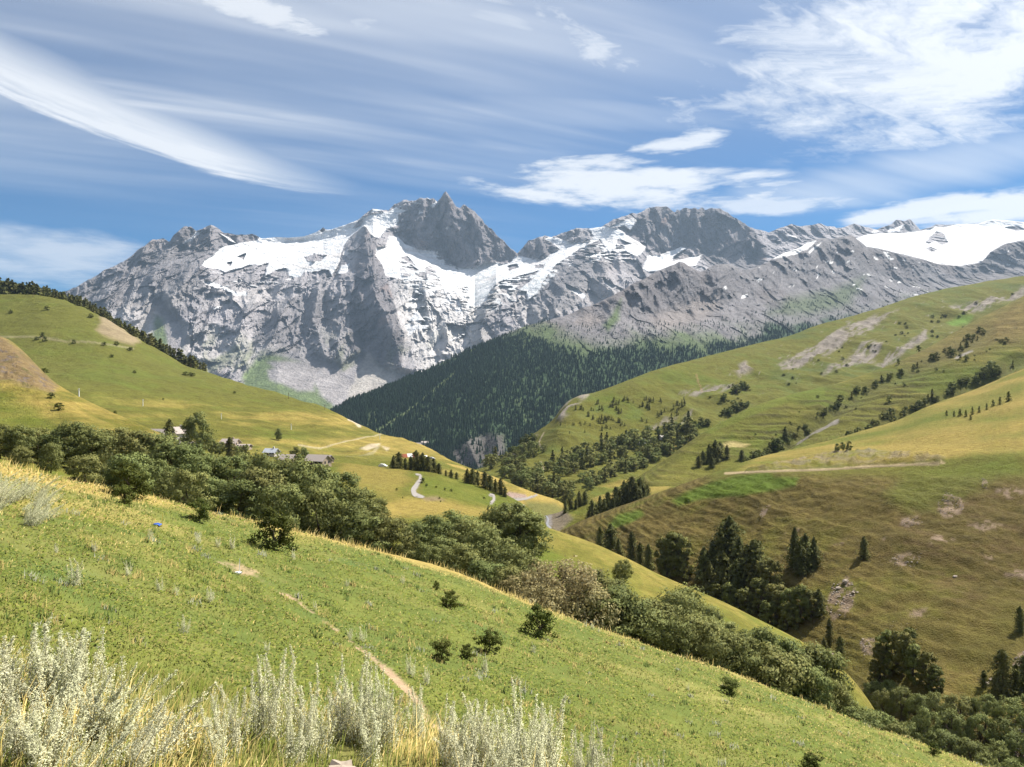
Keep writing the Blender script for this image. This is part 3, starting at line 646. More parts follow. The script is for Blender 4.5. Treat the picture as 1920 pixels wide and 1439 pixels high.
    spk = sstep(fbm(X / 75, Z / 26, 15.0, 3), 0.36, 0.42) * np.maximum(poly(PX, PY, [(1420, 495), (1560, 462), (1640, 470), (1760, 495), (1760, 560), (1650, 545), (1500, 540), (1420, 530)], 16), poly(PX, PY, [(1860, 470), (1930, 452), (2200, 470), (2200, 500), (1870, 500)], 14))
    snow = np.maximum(snow, spk)
    col = mix(col, rgb(0.70, 0.69, 0.68), sstep(snow, 0.4, 0.6))
    return S.build('forested_mountain', M_ROCK2, np.clip(col, 0.008, 0.88), smooth=False)
paint_forest_mountain()
# ================================================================== MEADOW HILLS
M_HILL = terrain_mat('meadow_far', 0.14, 0.7, 0.85, 0.9, 2.0, (1, 1, 1), 0.03)
M_HILLN = terrain_mat('meadow_mid', 0.5, 2.6, 0.95, 1.0, 1.0, (1, 1, 1), 0.03)
GREEN, OLIVE, GOLD, BROWN = rgb(0.094, 0.120, 0.017), rgb(0.118, 0.114, 0.021), rgb(0.275, 0.205, 0.056), rgb(0.100, 0.072, 0.024)
def cover(S, scale, gold=0.5, s=0.0, con=1.0):
    """grass mixture: green, olive and straw in streaks that follow the contour lines"""
    X, D, Z = S.X, S.D, S.Z
    a = fbm(X / (9 * scale), D / (9 * scale), s, 5); b = fbm(X / (2.2 * scale), D / (2.2 * scale), s + 4, 5, 0.6)
    st = fbm(X / (14 * scale) + 0.3 * a, Z / (1.3 * scale) + D / (30 * scale), s + 9, 5, 0.6)
    c = np.broadcast_to(OLIVE, X.shape + (3,))
    c = mix(c, GREEN, sstep(a + 0.5 * b, -0.1, 0.45) * 0.85)
    gd = np.asarray(gold)
    c = mix(c, GOLD, np.clip(sstep(st + 0.4 * b + (gd - 0.5) * 1.6, -0.05, 0.55), 0, 1) * np.clip(gd * 1.5, 0, 1))
    return c * (1 + con * (0.24 * b + 0.14 * st))[..., None], a, b, st  # con deepens the tone noise, painting in small shadows between tussocks

# ---- left hill
HL = Sheet([row([(-350, 850, 330), (0, 838, 330), (300, 862, 330), (460, 876, 335), (640, 893, 345), (850, 905, 365), (900, 912, 380)]),
            row([(-350, 770, 420), (0, 770, 420), (200, 790, 410), (300, 812, 405), (460, 835, 405), (640, 858, 410), (780, 868, 420), (850, 884, 430), (900, 896, 440)]),
            row([(-350, 680, 600), (0, 680, 590), (150, 690, 585), (300, 738, 560), (460, 778, 540), (640, 818, 520), (760, 845, 505), (850, 874, 490), (900, 890, 480)]),
            row([(-350, 545, 900), (0, 555, 860), (60, 556, 850), (110, 564, 840), (145, 575, 830), (190, 595, 815), (230, 618, 800), (270, 645, 785), (310, 668, 770), (350, 688, 755), (390, 698, 745), (430, 712, 730), (480, 730, 710), (530, 742, 690), (570, 755, 675), (600, 765, 665), (640, 782, 650), (680, 798, 630), (720, 813, 610), (760, 826, 590), (800, 840, 565), (830, 853, 540), (850, 864, 525), (900, 885, 500)]),
            row([(-350, 575, 1000), (0, 590, 960), (145, 612, 930), (310, 710, 860), (480, 770, 790), (640, 820, 730), (800, 875, 640), (900, 910, 560)]),
            row([(-350, 700, 1250), (0, 720, 1200), (145, 740, 1150), (310, 830, 1050), (480, 860, 950), (640, 890, 880), (800, 930, 780), (900, 950, 680)])], -350, 900, 2.5, [20, 50, 60, 14, 8])
def paint_left_hill():
    S = HL; X, D, PX, PY = S.X, S.D, S.PX, S.PY
    S.lift((4.0 * fbm(X / 75, D / 75, 1, 4) + 1.5 * ridged(X / 90, S.Z / 9, 2, 4) + 0.35 * fbm(X / 9, D / 9, 3, 3)) * np.clip((S.ts[-1] - S.ts), 0, 1)[:, None])
    low = sstep(PY, 690, 800)
    c, a, b, st = cover(S, 9, 0.14 + 0.44 * low, 2.0, 1.4)
    c = mix(c, rgb(0.105, 0.112, 0.030), (1 - low) * 0.5)
    bare = poly(PX + 8 * a, PY + 6 * b, [(186, 596), (200, 594), (235, 618), (262, 642), (250, 648), (222, 640), (192, 630), (180, 618), (190, 606)], 6)
    c = mix(c, rgb(0.27, 0.21, 0.135) * (1 + 0.5 * b)[..., None], bare * 0.85)
    for pts, w, k_ in (([(0, 632), (60, 634), (130, 641), (170, 643), (215, 649), (250, 656)], 1.3, 0.3), ([(560, 832), (600, 838), (660, 828), (705, 815), (720, 812)], 1.2, 0.5), ([(650, 862), (700, 850), (712, 840)], 2.4, 0.4), ([(655, 786), (668, 791), (674, 797)], 3.2, 1.0)):
        c = mix(c, rgb(0.42, 0.36, 0.25), line(PX, PY, pts, w) * k_)
    c = mix(c, rgb(0.50, 0.42, 0.30), np.maximum(poly(PX + 4 * a, PY, [(676, 842), (690, 838), (714, 834), (708, 842), (690, 846)], 2), poly(PX, PY, [(716, 842), (730, 845), (726, 849)], 2)) * 0.8)
    c = mix(c, GREEN * 0.85, poly(PX + 20 * a, PY + 5 * b, [(560, 850), (700, 852), (850, 868), (850, 885), (640, 880), (560, 868)], 6) * 0.6)
    return S.build('left_hill', M_HILL, c * 0.9)
paint_left_hill()

# ---- nearer shoulder at the left edge
HK = Sheet([row([(-350, 900, 160), (0, 892, 160), (260, 892, 165), (330, 895, 170)]), row([(-350, 760, 215), (0, 775, 215), (120, 786, 215), (220, 806, 215), (330, 830, 210)]),
            row([(-350, 680, 250), (0, 700, 250), (60, 722, 245), (120, 752, 240), (200, 790, 232), (260, 815, 226), (330, 840, 220)]),
            row([(-350, 560, 310), (-60, 610, 305), (0, 632, 300), (20, 640, 297), (40, 656, 293), (62, 678, 288), (85, 701, 282), (110, 722, 275), (150, 745, 266), (200, 769, 255), (245, 788, 246), (290, 808, 238), (330, 828, 232)]),
            row([(-350, 640, 360), (0, 720, 350), (150, 800, 310), (330, 860, 270)])], -350, 330, 2.0, [16, 22, 40, 8])
def paint_shoulder():
    S = HK; X, D, PX, PY = S.X, S.D, S.PX, S.PY
    S.lift((0.9 * fbm(X / 18, D / 18, 1, 5) + 2.0 * (ridged(X / 12, D / 12, 5, 5, 0.6) - 0.3) * poly(PX, PY, [(-350, 560), (0, 620), (70, 690), (110, 725), (80, 735), (-350, 720)], 14)) * np.clip(S.ts[-1] - 1 - S.ts, 0.2, 1)[:, None])
    c, a, b, st = cover(S, 4, 0.62, 5.0)
    dry = poly(PX + 8 * a, PY + 5 * b, [(-350, 540), (0, 625), (60, 676), (108, 726), (98, 738), (40, 722), (0, 715), (-350, 690)], 7)
    c = mix(c, rgb(0.185, 0.130, 0.068) * (1 + 0.5 * b)[..., None], dry * 0.9)
    c = mix(c, rgb(0.13, 0.105, 0.09), dry * sstep(fbm(X / 3.5, D / 3.5, 8, 5, 0.6), 0.10, 0.28))
    c = mix(c, rgb(0.10, 0.10, 0.035), dry * sstep(fbm(X / 5, D / 5, 18, 4), 0.12, 0.35) * 0.7)
    c = mix(c, GREEN * 1.1, poly(PX + 10 * a, PY, [(-350, 720), (0, 735), (60, 760), (100, 800), (-350, 820)], 14) * 0.6)
    return S.build('left_shoulder', M_HILLN, c)
paint_shoulder()

# ---- mid meadow with the road
MB = Sheet([row([(-350, 862, 128), (0, 872, 128), (300, 930, 132), (560, 1010, 140), (850, 1055, 150), (1000, 1080, 160), (1060, 1100, 170)]),
            row([(-350, 835, 190), (0, 838, 190), (300, 878, 200), (560, 940, 205), (700, 975, 210), (850, 990, 215), (950, 1003, 220), (1000, 1018, 225), (1060, 1050, 230)]),
            row([(-350, 815, 265), (0, 815, 265), (300, 850, 270), (560, 893, 275), (700, 925, 275), (850, 938, 285), (920, 955, 285), (970, 978, 280), (1000, 995, 275), (1060, 1030, 270)]),
            row([(-350, 800, 345), (0, 802, 345), (300, 842, 350), (450, 860, 355), (560, 868, 360), (640, 872, 365), (700, 876, 365), (740, 879, 365), (800, 886, 362), (850, 897, 358), (900, 911, 350), (950, 929, 340), (985, 949, 330), (1005, 966, 318), (1020, 985, 305), (1060, 1020, 290)]),
            row([(-350, 805, 400), (0, 808, 400), (300, 850, 405), (560, 882, 410), (700, 895, 412), (850, 925, 400), (985, 985, 370), (1060, 1045, 340)])], -350, 1060, 2.5, [20, 40, 50, 10])
ROAD_A = [(780, 890, 1.4), (788, 892, 2.0), (788, 899, 2.8), (781, 910, 3.6), (775, 920, 4.2), (777, 927, 4.2), (786, 931, 3.4), (794, 933, 2.0)]
ROAD_B = [(918, 927, 1.4), (926, 930, 1.8), (926, 937, 2.2), (921, 943, 2.4)]
def paint_mid_meadow():
    S = MB; X, D, PX, PY = S.X, S.D, S.PX, S.PY
    S.lift(1.3 * fbm(X / 30, D / 30, 1, 4) + 0.3 * fbm(X / 6, D / 6, 2, 4))
    c, a, b, st = cover(S, 5, 0.42, 1.0)
    c = mix(c, GOLD * 0.95, poly(PX + 16 * a, PY + 6 * b, [(640, 868), (760, 880), (770, 900), (740, 930), (680, 920), (640, 890)], 12) * 0.55)
    c = mix(c, GOLD * (1 + 0.2 * b)[..., None], poly(PX + 16 * a, PY + 5 * b, [(690, 945), (760, 936), (850, 940), (940, 958), (1000, 975), (900, 968), (780, 966), (720, 972), (690, 965)], 7) * 0.75)
    c = mix(c, GREEN * 1.05, poly(PX + 12 * a, PY + 5 * b, [(790, 892), (880, 910), (960, 940), (990, 965), (920, 950), (850, 938), (790, 930)], 8) * 0.7)
    c = mix(c, rgb(0.22, 0.16, 0.10), poly(PX + 10 * a, PY + 3 * b, [(788, 934), (820, 932), (834, 939), (800, 940)], 3) * 0.7)
    road = np.maximum(line(PX, PY, ROAD_A, 5), line(PX, PY, ROAD_B, 4))
    c = mix(c, rgb(0.25, 0.23, 0.20), road)
    c = mix(c, rgb(0.42, 0.35, 0.25), line(PX, PY, [(945, 954), (965, 951), (985, 947)], 1.6) * 0.7)
    return S.build('mid_meadow', M_HILLN, c)
paint_mid_meadow()

# ---- narrow terrace behind it, above the gorge
MT = Sheet([row([(760, 905, 420), (860, 925, 420), (950, 960, 410), (1020, 990, 400), (1085, 1010, 390)]), row([(760, 864, 470), (830, 873, 470), (900, 892, 468), (960, 912, 462), (1000, 928, 455), (1040, 945, 448), (1085, 985, 440)]),
            row([(760, 857, 520), (800, 862, 520), (830, 867, 520), (870, 876, 520), (900, 885, 515), (940, 899, 508), (980, 916, 500), (1020, 930, 490), (1050, 941, 480), (1068, 955, 472), (1085, 975, 465)]),
            row([(760, 880, 580), (900, 915, 575), (1000, 955, 560), (1085, 1010, 520)])], 760, 1085, 2.0, [20, 24, 8])
def paint_terrace():
    S = MT; X, D, PX, PY = S.X, S.D, S.PX, S.PY
    S.lift(0.9 * fbm(X / 30, D / 30, 4, 4))
    c, a, b, st = cover(S, 5, 0.8, 3.0)
    c = mix(c, rgb(0.11, 0.12, 0.04), poly(PX, PY + 3 * b, [(985, 940), (1040, 945), (1070, 960), (1085, 1000), (1000, 990)], 6) * 0.8)
    c = mix(c, rgb(0.30, 0.22, 0.18) * (1 + 0.3 * b)[..., None], poly(PX, PY + 2 * b, [(946, 928), (955, 922), (985, 928), (990, 934), (950, 936)], 2.5))
    c = mix(c, rgb(0.24, 0.22, 0.20), line(PX, PY, [(945, 936), (985, 936), (1000, 932), (1006, 928)], 2.0))
    return S.build('terrace_meadow', M_HILLN, c)
paint_terrace()

# ---- long slope across the valley, back
RB = Sheet([row([(830, 1000, 430), (940, 1000, 430), (1060, 1040, 430), (1200, 1020, 470), (1320, 960, 520), (1500, 900, 620), (1700, 840, 760), (1920, 780, 900), (2250, 720, 1000)]),
            row([(830, 935, 520), (940, 930, 520), (1060, 938, 530), (1200, 905, 590), (1320, 850, 680), (1500, 790, 820), (1700, 730, 960), (1920, 660, 1120), (2250, 600, 1250)]),
            row([(830, 915, 640), (900, 895, 650), (940, 885, 660), (1060, 850, 690), (1200, 800, 780), (1320, 750, 880), (1500, 690, 1050), (1700, 625, 1230), (1920, 570, 1430), (2250, 530, 1600)]),
            row([(830, 910, 800), (880, 893, 810), (905, 878, 815), (935, 862, 820), (960, 845, 825), (1000, 815, 835), (1035, 789, 842), (1052, 766, 850), (1068, 750, 855), (1090, 741, 862), (1120, 735, 880), (1160, 722, 910), (1200, 705, 950), (1250, 688, 1000), (1300, 675, 1060), (1350, 662, 1110), (1420, 645, 1190), (1480, 630, 1250), (1530, 612, 1300), (1580, 598, 1350), (1640, 582, 1420), (1700, 562, 1490), (1760, 546, 1560), (1820, 535, 1620), (1880, 525, 1670), (1920, 520, 1700), (2250, 480, 1900)]),
            row([(830, 950, 900), (960, 900, 930), (1090, 800, 980), (1300, 740, 1200), (1600, 660, 1550), (1920, 580, 1950), (2250, 540, 2200)])], 830, 2250, 2.2, [20, 70, 70, 8])
def paint_back_slope():
    S = RB; X, D, PX, PY = S.X, S.D, S.PX, S.PY
    w = fbm(X / 90, D / 90, 3, 4)
    scr = np.maximum.reduce([poly(PX + 10 * w, PY + 6 * w, p, 7) for p in ([(1455, 685), (1520, 650), (1590, 605), (1680, 582), (1672, 590), (1600, 640), (1540, 668), (1500, 690), (1470, 700)], [(1540, 705), (1580, 670), (1630, 640), (1660, 645), (1640, 670), (1600, 690)], [(1640, 678), (1690, 650), (1735, 618), (1740, 640), (1700, 665), (1650, 690)], [(1270, 742), (1330, 728), (1390, 722), (1370, 735), (1310, 748)], [(1210, 800), (1240, 785), (1270, 778), (1250, 795), (1215, 808)], [(1265, 793), (1300, 772), (1296, 782), (1268, 798)], [(1780, 578), (1850, 560), (1925, 538), (1925, 552), (1840, 585), (1790, 590)])])
    crag = np.maximum(poly(PX + 8 * w, PY + 6 * w, [(1040, 785), (1055, 758), (1090, 738), (1110, 738), (1090, 752), (1070, 775), (1050, 792)], 6), poly(PX + 10 * w, PY, [(940, 860), (1000, 815), (1010, 818), (960, 862)], 5) * 0.6)
    crag = np.maximum(crag, poly(PX + 9 * w, PY, [(1375, 690), (1400, 680), (1410, 695), (1385, 703)], 6))
    rg = ridged(X / 26, D / 26, 3, 5)
    S.lift((7.0 * fbm(X / 95, D / 95, 2, 4) + 12.0 * (ridged((X + 0.5 * D) / 150, (D - 0.3 * X) / 420, 55, 4) - 0.4) + 2.4 * ridged(X / 110, S.Z / 10, 5, 4) + 9 * (rg - 0.3) * crag + 4 * (rg - 0.4) * scr) * np.clip(S.ts[-1] - 1 - S.ts, 0.15, 1)[:, None])
    c, a, b, st = cover(S, 11, 0.30, 7.0)
    c = mix(c, rgb(0.075, 0.085, 0.030), sstep(a + 0.5 * b, 0.05, 0.5) * sstep(PX, 1380, 1500) * 0.6)
    c = mix(c, rgb(0.10, 0.13, 0.035), sstep(b - 0.2 * a, 0.0, 0.4) * 0.4)
    sa, sb = PX * 0.87 - PY * 0.5, PX * 0.5 + PY * 0.87
    streak = fbm(sa / 46, sb / 7, 9, 5, 0.6); lumps_ = fbm(sa / 14, sb / 9, 29, 4, 0.6)
    m_ = np.clip(scr * sstep(scr * 0.5 + streak + 0.5 * lumps_, 0.12, 0.5), 0, 1)
    c = mix(c, rgb(0.225, 0.195, 0.170) * (1 + 0.7 * lumps_ + 0.4 * b)[..., None], m_ * 0.95)
    c = mix(c, rgb(0.050, 0.055, 0.022), scr * (1 - m_) * sstep(lumps_, 0.1, 0.4) * 0.6)
    c = mix(c, rgb(0.25, 0.215, 0.18) * (1 + 0.6 * b)[..., None], crag * sstep(rg, 0.2, 0.5))
    rk = sstep(fbm(sa / 16, sb / 7, 19, 4), 0.30, 0.45) * poly(PX, PY, [(1330, 700), (1500, 640), (1920, 520), (1920, 600), (1600, 690), (1400, 740)], 30)
    c = mix(c, rgb(0.27, 0.24, 0.21), rk * 0.7)
    c = mix(c, rgb(0.13, 0.22, 0.035), poly(PX + 6 * w, PY, [(1775, 602), (1800, 596), (1825, 598), (1810, 606), (1785, 608)], 4) * 0.9)
    c = mix(c, rgb(0.33, 0.20, 0.12), line(PX + 8 * w, PY, [(1308, 702), (1312, 718), (1320, 738)], 1.6) * 0.4)
    for pts, w_ in (([(1014, 868), (1018, 878), (1020, 888)], 1.5), ([(1020, 815), (1010, 832), (1016, 845)], 1.3)):
        c = mix(c, rgb(0.42, 0.34, 0.24), line(PX, PY, pts, w_) * 0.6)
    c = mix(c, GOLD, np.maximum(poly(PX, PY, [(1240, 834), (1300, 812), (1310, 818), (1260, 838)], 5), poly(PX, PY, [(1120, 926), (1200, 905), (1260, 918), (1180, 930)], 5)) * 0.7)
    return S.build('back_slope', M_HILL, c * 0.86)
paint_back_slope()

# ---- terraced spur in front of it
RC = Sheet([row([(1150, 1000, 400), (1250, 960, 420), (1400, 920, 440), (1600, 890, 480), (1800, 850, 520), (1920, 820, 550), (2250, 760, 600)]),
            row([(1150, 940, 460), (1250, 890, 490), (1350, 862, 520), (1480, 838, 550), (1620, 795, 590), (1750, 740, 640), (1920, 660, 700), (2250, 560, 780)]),
            row([(1150, 920, 520), (1220, 880, 545), (1284, 835, 560), (1322, 809, 575), (1356, 791, 590), (1399, 767, 610), (1485, 740, 650), (1570, 719, 690), (1677, 681, 740), (1741, 651, 770), (1826, 603, 820), (1920, 556, 880), (2050, 490, 940), (2250, 420, 1000)]),
            row([(1150, 960, 580), (1284, 880, 620), (1485, 790, 720), (1741, 720, 850), (1920, 640, 960), (2250, 520, 1100)])], 1150, 2250, 2.2, [24, 84, 8])
def paint_spur():
    S = RC; X, D, PX, PY = S.X, S.D, S.PX, S.PY
    w = fbm(X / 60, D / 60, 3, 4)
    gul = np.maximum(line(PX + 8 * w, PY + 5 * w, [(1400, 880), (1480, 822), (1540, 782), (1590, 748), (1660, 715), (1740, 680), (1800, 650), (1850, 622)], 22, 1), line(PX + 8 * w, PY + 5 * w, [(1600, 822), (1690, 775), (1770, 742), (1850, 705), (1940, 660)], 18, 1))
    ter = ridged(X / 80 + 0.3 * w, S.Z / 5.5, 5, 4)
    zone = np.maximum(poly(PX + 20 * w, PY, [(1320, 840), (1400, 772), (1560, 735), (1660, 725), (1580, 795), (1470, 850)], 24), poly(PX + 20 * w, PY, [(1590, 770), (1700, 695), (1780, 690), (1700, 760), (1610, 805)], 20))
    fr = ((S.Z + 3.2 * fbm(X / 45, D / 45, 77, 3)) / 5.0) % 1.0
    riser = sstep(fr, 0.72, 0.80) * (1 - sstep(fr, 0.93, 1.0)) * zone * sstep(fbm(X / 60, D / 60, 79, 3), -0.25, 0.1)
    bench = (fr - sstep(fr, 0.78, 1.0)) * zone
    S.lift((3.2 * fbm(X / 55, D / 55, 2, 4) + 2.6 * (ter - 0.4) - 9 * gul - 2.2 * bench) * np.clip(S.ts[-1] - 1 - S.ts, 0.12, 1)[:, None])
    c, a, b, st = cover(S, 8, 0.42, 11.0, 1.3)
    c = mix(c, rgb(0.12, 0.10, 0.04), sstep(ter, 0.55, 0.8) * 0.35)
    c = mix(c, rgb(0.075, 0.070, 0.026), riser * 0.8)
    c = mix(c, GREEN * 1.2, line(PX + 6 * w, PY, [(1330, 805), (1400, 775), (1480, 745), (1540, 735)], 7) * 0.5)
    c = mix(c, rgb(0.19, 0.125, 0.055) * (1 + 0.5 * b)[..., None], poly(PX + 16 * a, PY + 8 * b, [(1700, 675), (1820, 608), (1930, 550), (2250, 420), (2250, 560), (1930, 640), (1800, 660)], 24) * 0.55)
    c = mix(c, rgb(0.42, 0.34, 0.15), poly(PX + 4 * a, PY, [(1355, 832), (1375, 828), (1408, 832), (1390, 838), (1360, 838)], 3) * 0.9)
    c = mix(c, rgb(0.30, 0.27, 0.25) * (1 + 0.6 * b)[..., None], np.maximum(line(PX + 6 * a, PY, [(1500, 818), (1520, 803), (1555, 790), (1565, 788)], 6), line(PX, PY, [(1795, 668), (1812, 658), (1820, 655)], 5)) * 0.9)
    c = mix(c, rgb(0.10, 0.10, 0.035), gul * 0.5)
    spk = sstep(fbm(X / 7, D / 9, 21, 3), 0.33, 0.42) * poly(PX, PY, [(1760, 640), (1920, 560), (2250, 430), (2250, 560), (1930, 640)], 20)
    c = mix(c, rgb(0.05, 0.05, 0.02), spk * 0.7)
    return S.build('terraced_spur', M_HILL, c * 0.88)
paint_spur()

# ---- brown slope above the stream, with the golden meadow on top
RF = Sheet([row([(1000, 1300, 150), (1200, 1330, 140), (1350, 1390, 125), (1500, 1440, 112), (1600, 1500, 104), (1700, 1530, 98), (1920, 1620, 92), (2250, 1750, 85)]),
            row([(1000, 1085, 272), (1040, 1092, 262), (1200, 1150, 222), (1350, 1192, 198), (1500, 1262, 166), (1600, 1330, 146), (1700, 1392, 130), (1800, 1450, 120), (1920, 1510, 112), (2250, 1650, 100)]),
            row([(1000, 1050, 292), (1040, 1040, 288), (1200, 1035, 252), (1350, 1040, 232), (1500, 1055, 212), (1700, 1075, 190), (1920, 1110, 172), (2250, 1150, 160)]),
            row([(1000, 1028, 310), (1040, 1008, 312), (1100, 979, 310), (1200, 943, 300), (1300, 908, 290), (1380, 888, 282), (1450, 882, 276), (1600, 876, 268), (1700, 870, 262), (1800, 862, 256), (1920, 847, 250), (2250, 820, 240)]),
            row([(1000, 1022, 322), (1040, 1001, 324), (1100, 972, 324), (1200, 936, 318), (1300, 901, 312), (1360, 878, 312), (1400, 865, 325), (1433, 855, 345), (1485, 843, 370), (1549, 828, 392), (1613, 809, 415), (1677, 790, 438), (1741, 762, 460), (1826, 731, 495), (1920, 692, 530), (2050, 650, 570), (2250, 590, 620)]),
            row([(1000, 1070, 360), (1200, 985, 370), (1360, 930, 370), (1485, 890, 430), (1677, 850, 500), (1920, 760, 600), (2250, 680, 700)])], 1000, 2250, 2.0, [24, 60, 70, 44, 8])
PATH_R = [(1360, 888), (1440, 884), (1540, 881), (1640, 875), (1700, 872), (1770, 868)]
def paint_brown_slope():
    S = RF; X, D, PX, PY = S.X, S.D, S.PX, S.PY
    w = fbm(X / 30, D / 30, 3, 4)
    gt = np.interp(S.ts, [0, 3], [1, 1])[:, None]
    onface = sstep(PY, 880, 905)
    ribs = ridged(X / 26 + 0.4 * w, S.Z / 6.5, 5, 4, 0.6)
    bank = poly(PX + 6 * w, PY, [(1400, 884), (1460, 874), (1500, 862), (1560, 850), (1640, 850), (1700, 856), (1770, 862), (1760, 870), (1640, 874), (1540, 879), (1440, 884)], 5)
    S.lift((2.2 * fbm(X / 28, D / 28, 2, 4) + 1.0 * (ribs - 0.4) * onface + 0.9 * (ridged(X / 7 + 0.6 * w, S.Z / 1.5, 15, 3) - 0.4) * onface + 2.0 * (ridged((X + 0.4 * D) / 34, S.Z / 30, 95, 4) - 0.4) * onface + 0.35 * fbm(X / 3, D / 3, 7, 3) * onface + 2.2 * bank * (0.7 + ridged(X / 8, D / 8, 9, 4))) * np.clip(S.ts[-1] - 1 - S.ts, 0.15, 1)[:, None])
    PY = S.PY
    c, a, b, st = cover(S, 4, 0.40, 13.0, 1.4)
    top = poly(PX + 8 * w, PY + 4 * b, [(1380, 884), (1433, 850), (1549, 820), (1741, 755), (1920, 685), (2250, 580), (2250, 815), (1920, 846), (1700, 866), (1450, 880)], 6)
    gm = GOLD * (1.0 + 0.18 * st)[..., None]
    c = mix(c, mix(gm, mix(OLIVE * 1.15, GREEN * 1.1, sstep(b, -0.2, 0.3)), sstep(a - 0.3 * st, -0.25, 0.35) * 0.8), top * 0.8)
    c = mix(c, GREEN * 0.95, poly(PX + 20 * w, PY + 6 * b, [(1560, 826), (1680, 792), (1760, 772), (1920, 720), (1920, 740), (1760, 800), (1600, 830)], 10) * 0.6)
    brown = onface * sstep(a + 0.6 * b + 0.3, -0.35, 0.35)
    tc_ = fbm(X / 7 + 0.5 * w, S.Z / 0.9, 41, 4, 0.65)
    c = mix(c, BROWN * (1 + 0.55 * b + 0.15 * st)[..., None], brown * 0.85)
    c = c * (1 + 0.7 * tc_ * onface)[..., None]
    c = mix(c, rgb(0.085, 0.056, 0.026), onface * poly(PX + 60 * w, PY + 30 * b, [(1690, 960), (1800, 900), (2000, 880), (2250, 880), (2250, 1300), (1900, 1230), (1760, 1100), (1640, 1050)], 40) * sstep(tc_ + 0.5 * b, -0.1, 0.35) * 0.7)
    c = mix(c, OLIVE * 0.9, onface * sstep(PY, 1040, 1180) * 0.4 * sstep(a, -0.2, 0.3))
    c = mix(c, rgb(0.085, 0.128, 0.016) * (1 + 0.35 * b)[..., None], np.maximum(poly(PX + 9 * w, PY + 4 * b, [(1258, 940), (1290, 922), (1340, 902), (1400, 890), (1440, 887), (1452, 895), (1500, 896), (1490, 912), (1455, 918), (1420, 925), (1330, 935), (1270, 948)], 5), poly(PX + 9 * w, PY + 4 * b, [(1140, 985), (1160, 965), (1200, 956), (1206, 966), (1180, 982), (1150, 990)], 5)) * 0.9)
    c = mix(c, GREEN * 0.95, poly(PX + 30 * w, PY + 12 * b, [(1700, 884), (1900, 856), (1920, 880), (1800, 930), (1700, 960), (1660, 930)], 20) * 0.5)
    erode = np.maximum.reduce([poly(PX + 9 * w, PY + 7 * b, p, 4) for p in ([(1762, 935), (1775, 922), (1800, 935), (1808, 955), (1790, 970), (1768, 968), (1755, 955)], [(1840, 895), (1852, 900), (1850, 918), (1842, 915)], [(1690, 975), (1720, 968), (1730, 980), (1705, 990), (1688, 985)], [(1680, 1040), (1730, 1035), (1720, 1062), (1690, 1066), (1665, 1055)], [(1420, 955), (1442, 945), (1436, 965), (1425, 975)], [(1560, 1022), (1585, 1012), (1580, 1020)], [(1650, 1002), (1672, 1008), (1658, 1014)], [(1560, 1098), (1590, 1082), (1610, 1110), (1590, 1150), (1560, 1165), (1548, 1140)], [(1610, 1200), (1640, 1195), (1640, 1225), (1620, 1235)], [(1895, 1240), (1925, 1220), (1925, 1262), (1900, 1270)], [(1840, 1045), (1870, 1040), (1850, 1058)], [(1815, 985), (1850, 975), (1880, 985), (1840, 998)], [(1860, 920), (1900, 910), (1925, 925), (1890, 935)], [(1730, 1015), (1760, 1005), (1790, 1012), (1755, 1024)], [(1880, 1075), (1925, 1065), (1925, 1085), (1895, 1092)], [(1470, 1000), (1500, 992), (1492, 1004)], [(1690, 1150), (1740, 1140), (1730, 1158)])])
    c = mix(c, rgb(0.225, 0.165, 0.115) * (1 + 0.6 * b)[..., None], erode * sstep(fbm(X / 2.5, D / 2.5, 17, 4) + 1.1 * tc_ + erode * 0.3, 0.14, 0.42) * 0.95)
    c = mix(c, rgb(0.20, 0.165, 0.13), bank * sstep(fbm(X / 5, D / 5, 33, 4), -0.2, 0.2) * 0.6)
    c = mix(c, rgb(0.40, 0.31, 0.19), line(PX, PY, PATH_R, 2.2) * 0.8)
    c = mix(c, rgb(0.11, 0.11, 0.045) * (1 + 0.5 * b)[..., None], sstep(S.ts, 1.35, 0.9)[:, None] * 0.8)
    return S.build('brown_slope', M_HILLN, c)
paint_brown_slope()

# ---- spur of the gorge, between the valley slope and the terrace
RG = Sheet([row([(980, 1060, 330), (1060, 1060, 330), (1150, 1030, 340), (1300, 980, 350)]), row([(980, 1000, 350), (1040, 992, 352), (1065, 985, 356), (1100, 965, 362), (1150, 952, 368), (1220, 935, 372), (1300, 925, 380)]),
            row([(980, 975, 385), (1020, 968, 385), (1048, 962, 385), (1065, 952, 388), (1090, 942, 394), (1120, 930, 400), (1160, 921, 410), (1200, 914, 420), (1250, 912, 430), (1300, 915, 440)]), row([(980, 1010, 430), (1060, 990, 440), (1200, 960, 480), (1300, 950, 490)])], 980, 1300, 2.0, [16, 34, 8])
def paint_gorge_spur():
    S = RG; X, D, PX, PY = S.X, S.D, S.PX, S.PY
    S.lift(1.2 * fbm(X / 20, D / 20, 2, 4) * np.clip(S.ts[-1] - 1 - S.ts, 0.15, 1)[:, None])
    c, a, b, st = cover(S, 5, 0.5, 17.0)
    c = mix(c, GOLD, poly(PX, PY + 4 * b, [(1110, 935), (1160, 920), (1260, 908), (1250, 920), (1160, 936), (1120, 945)], 5) * 0.7)
    c = mix(c, rgb(0.15, 0.12, 0.09) * (1 + 0.6 * b)[..., None], poly(PX + 5 * a, PY + 4 * b, [(1030, 960), (1060, 955), (1075, 975), (1045, 1000), (1030, 990)], 5) * 0.9)
    c = mix(c, rgb(0.22, 0.20, 0.19), poly(PX + 4 * a, PY, [(1020, 968), (1034, 966), (1036, 984), (1026, 990)], 3) * 0.9)
    return S.build('gorge_spur', M_HILLN, c)
paint_gorge_spur()

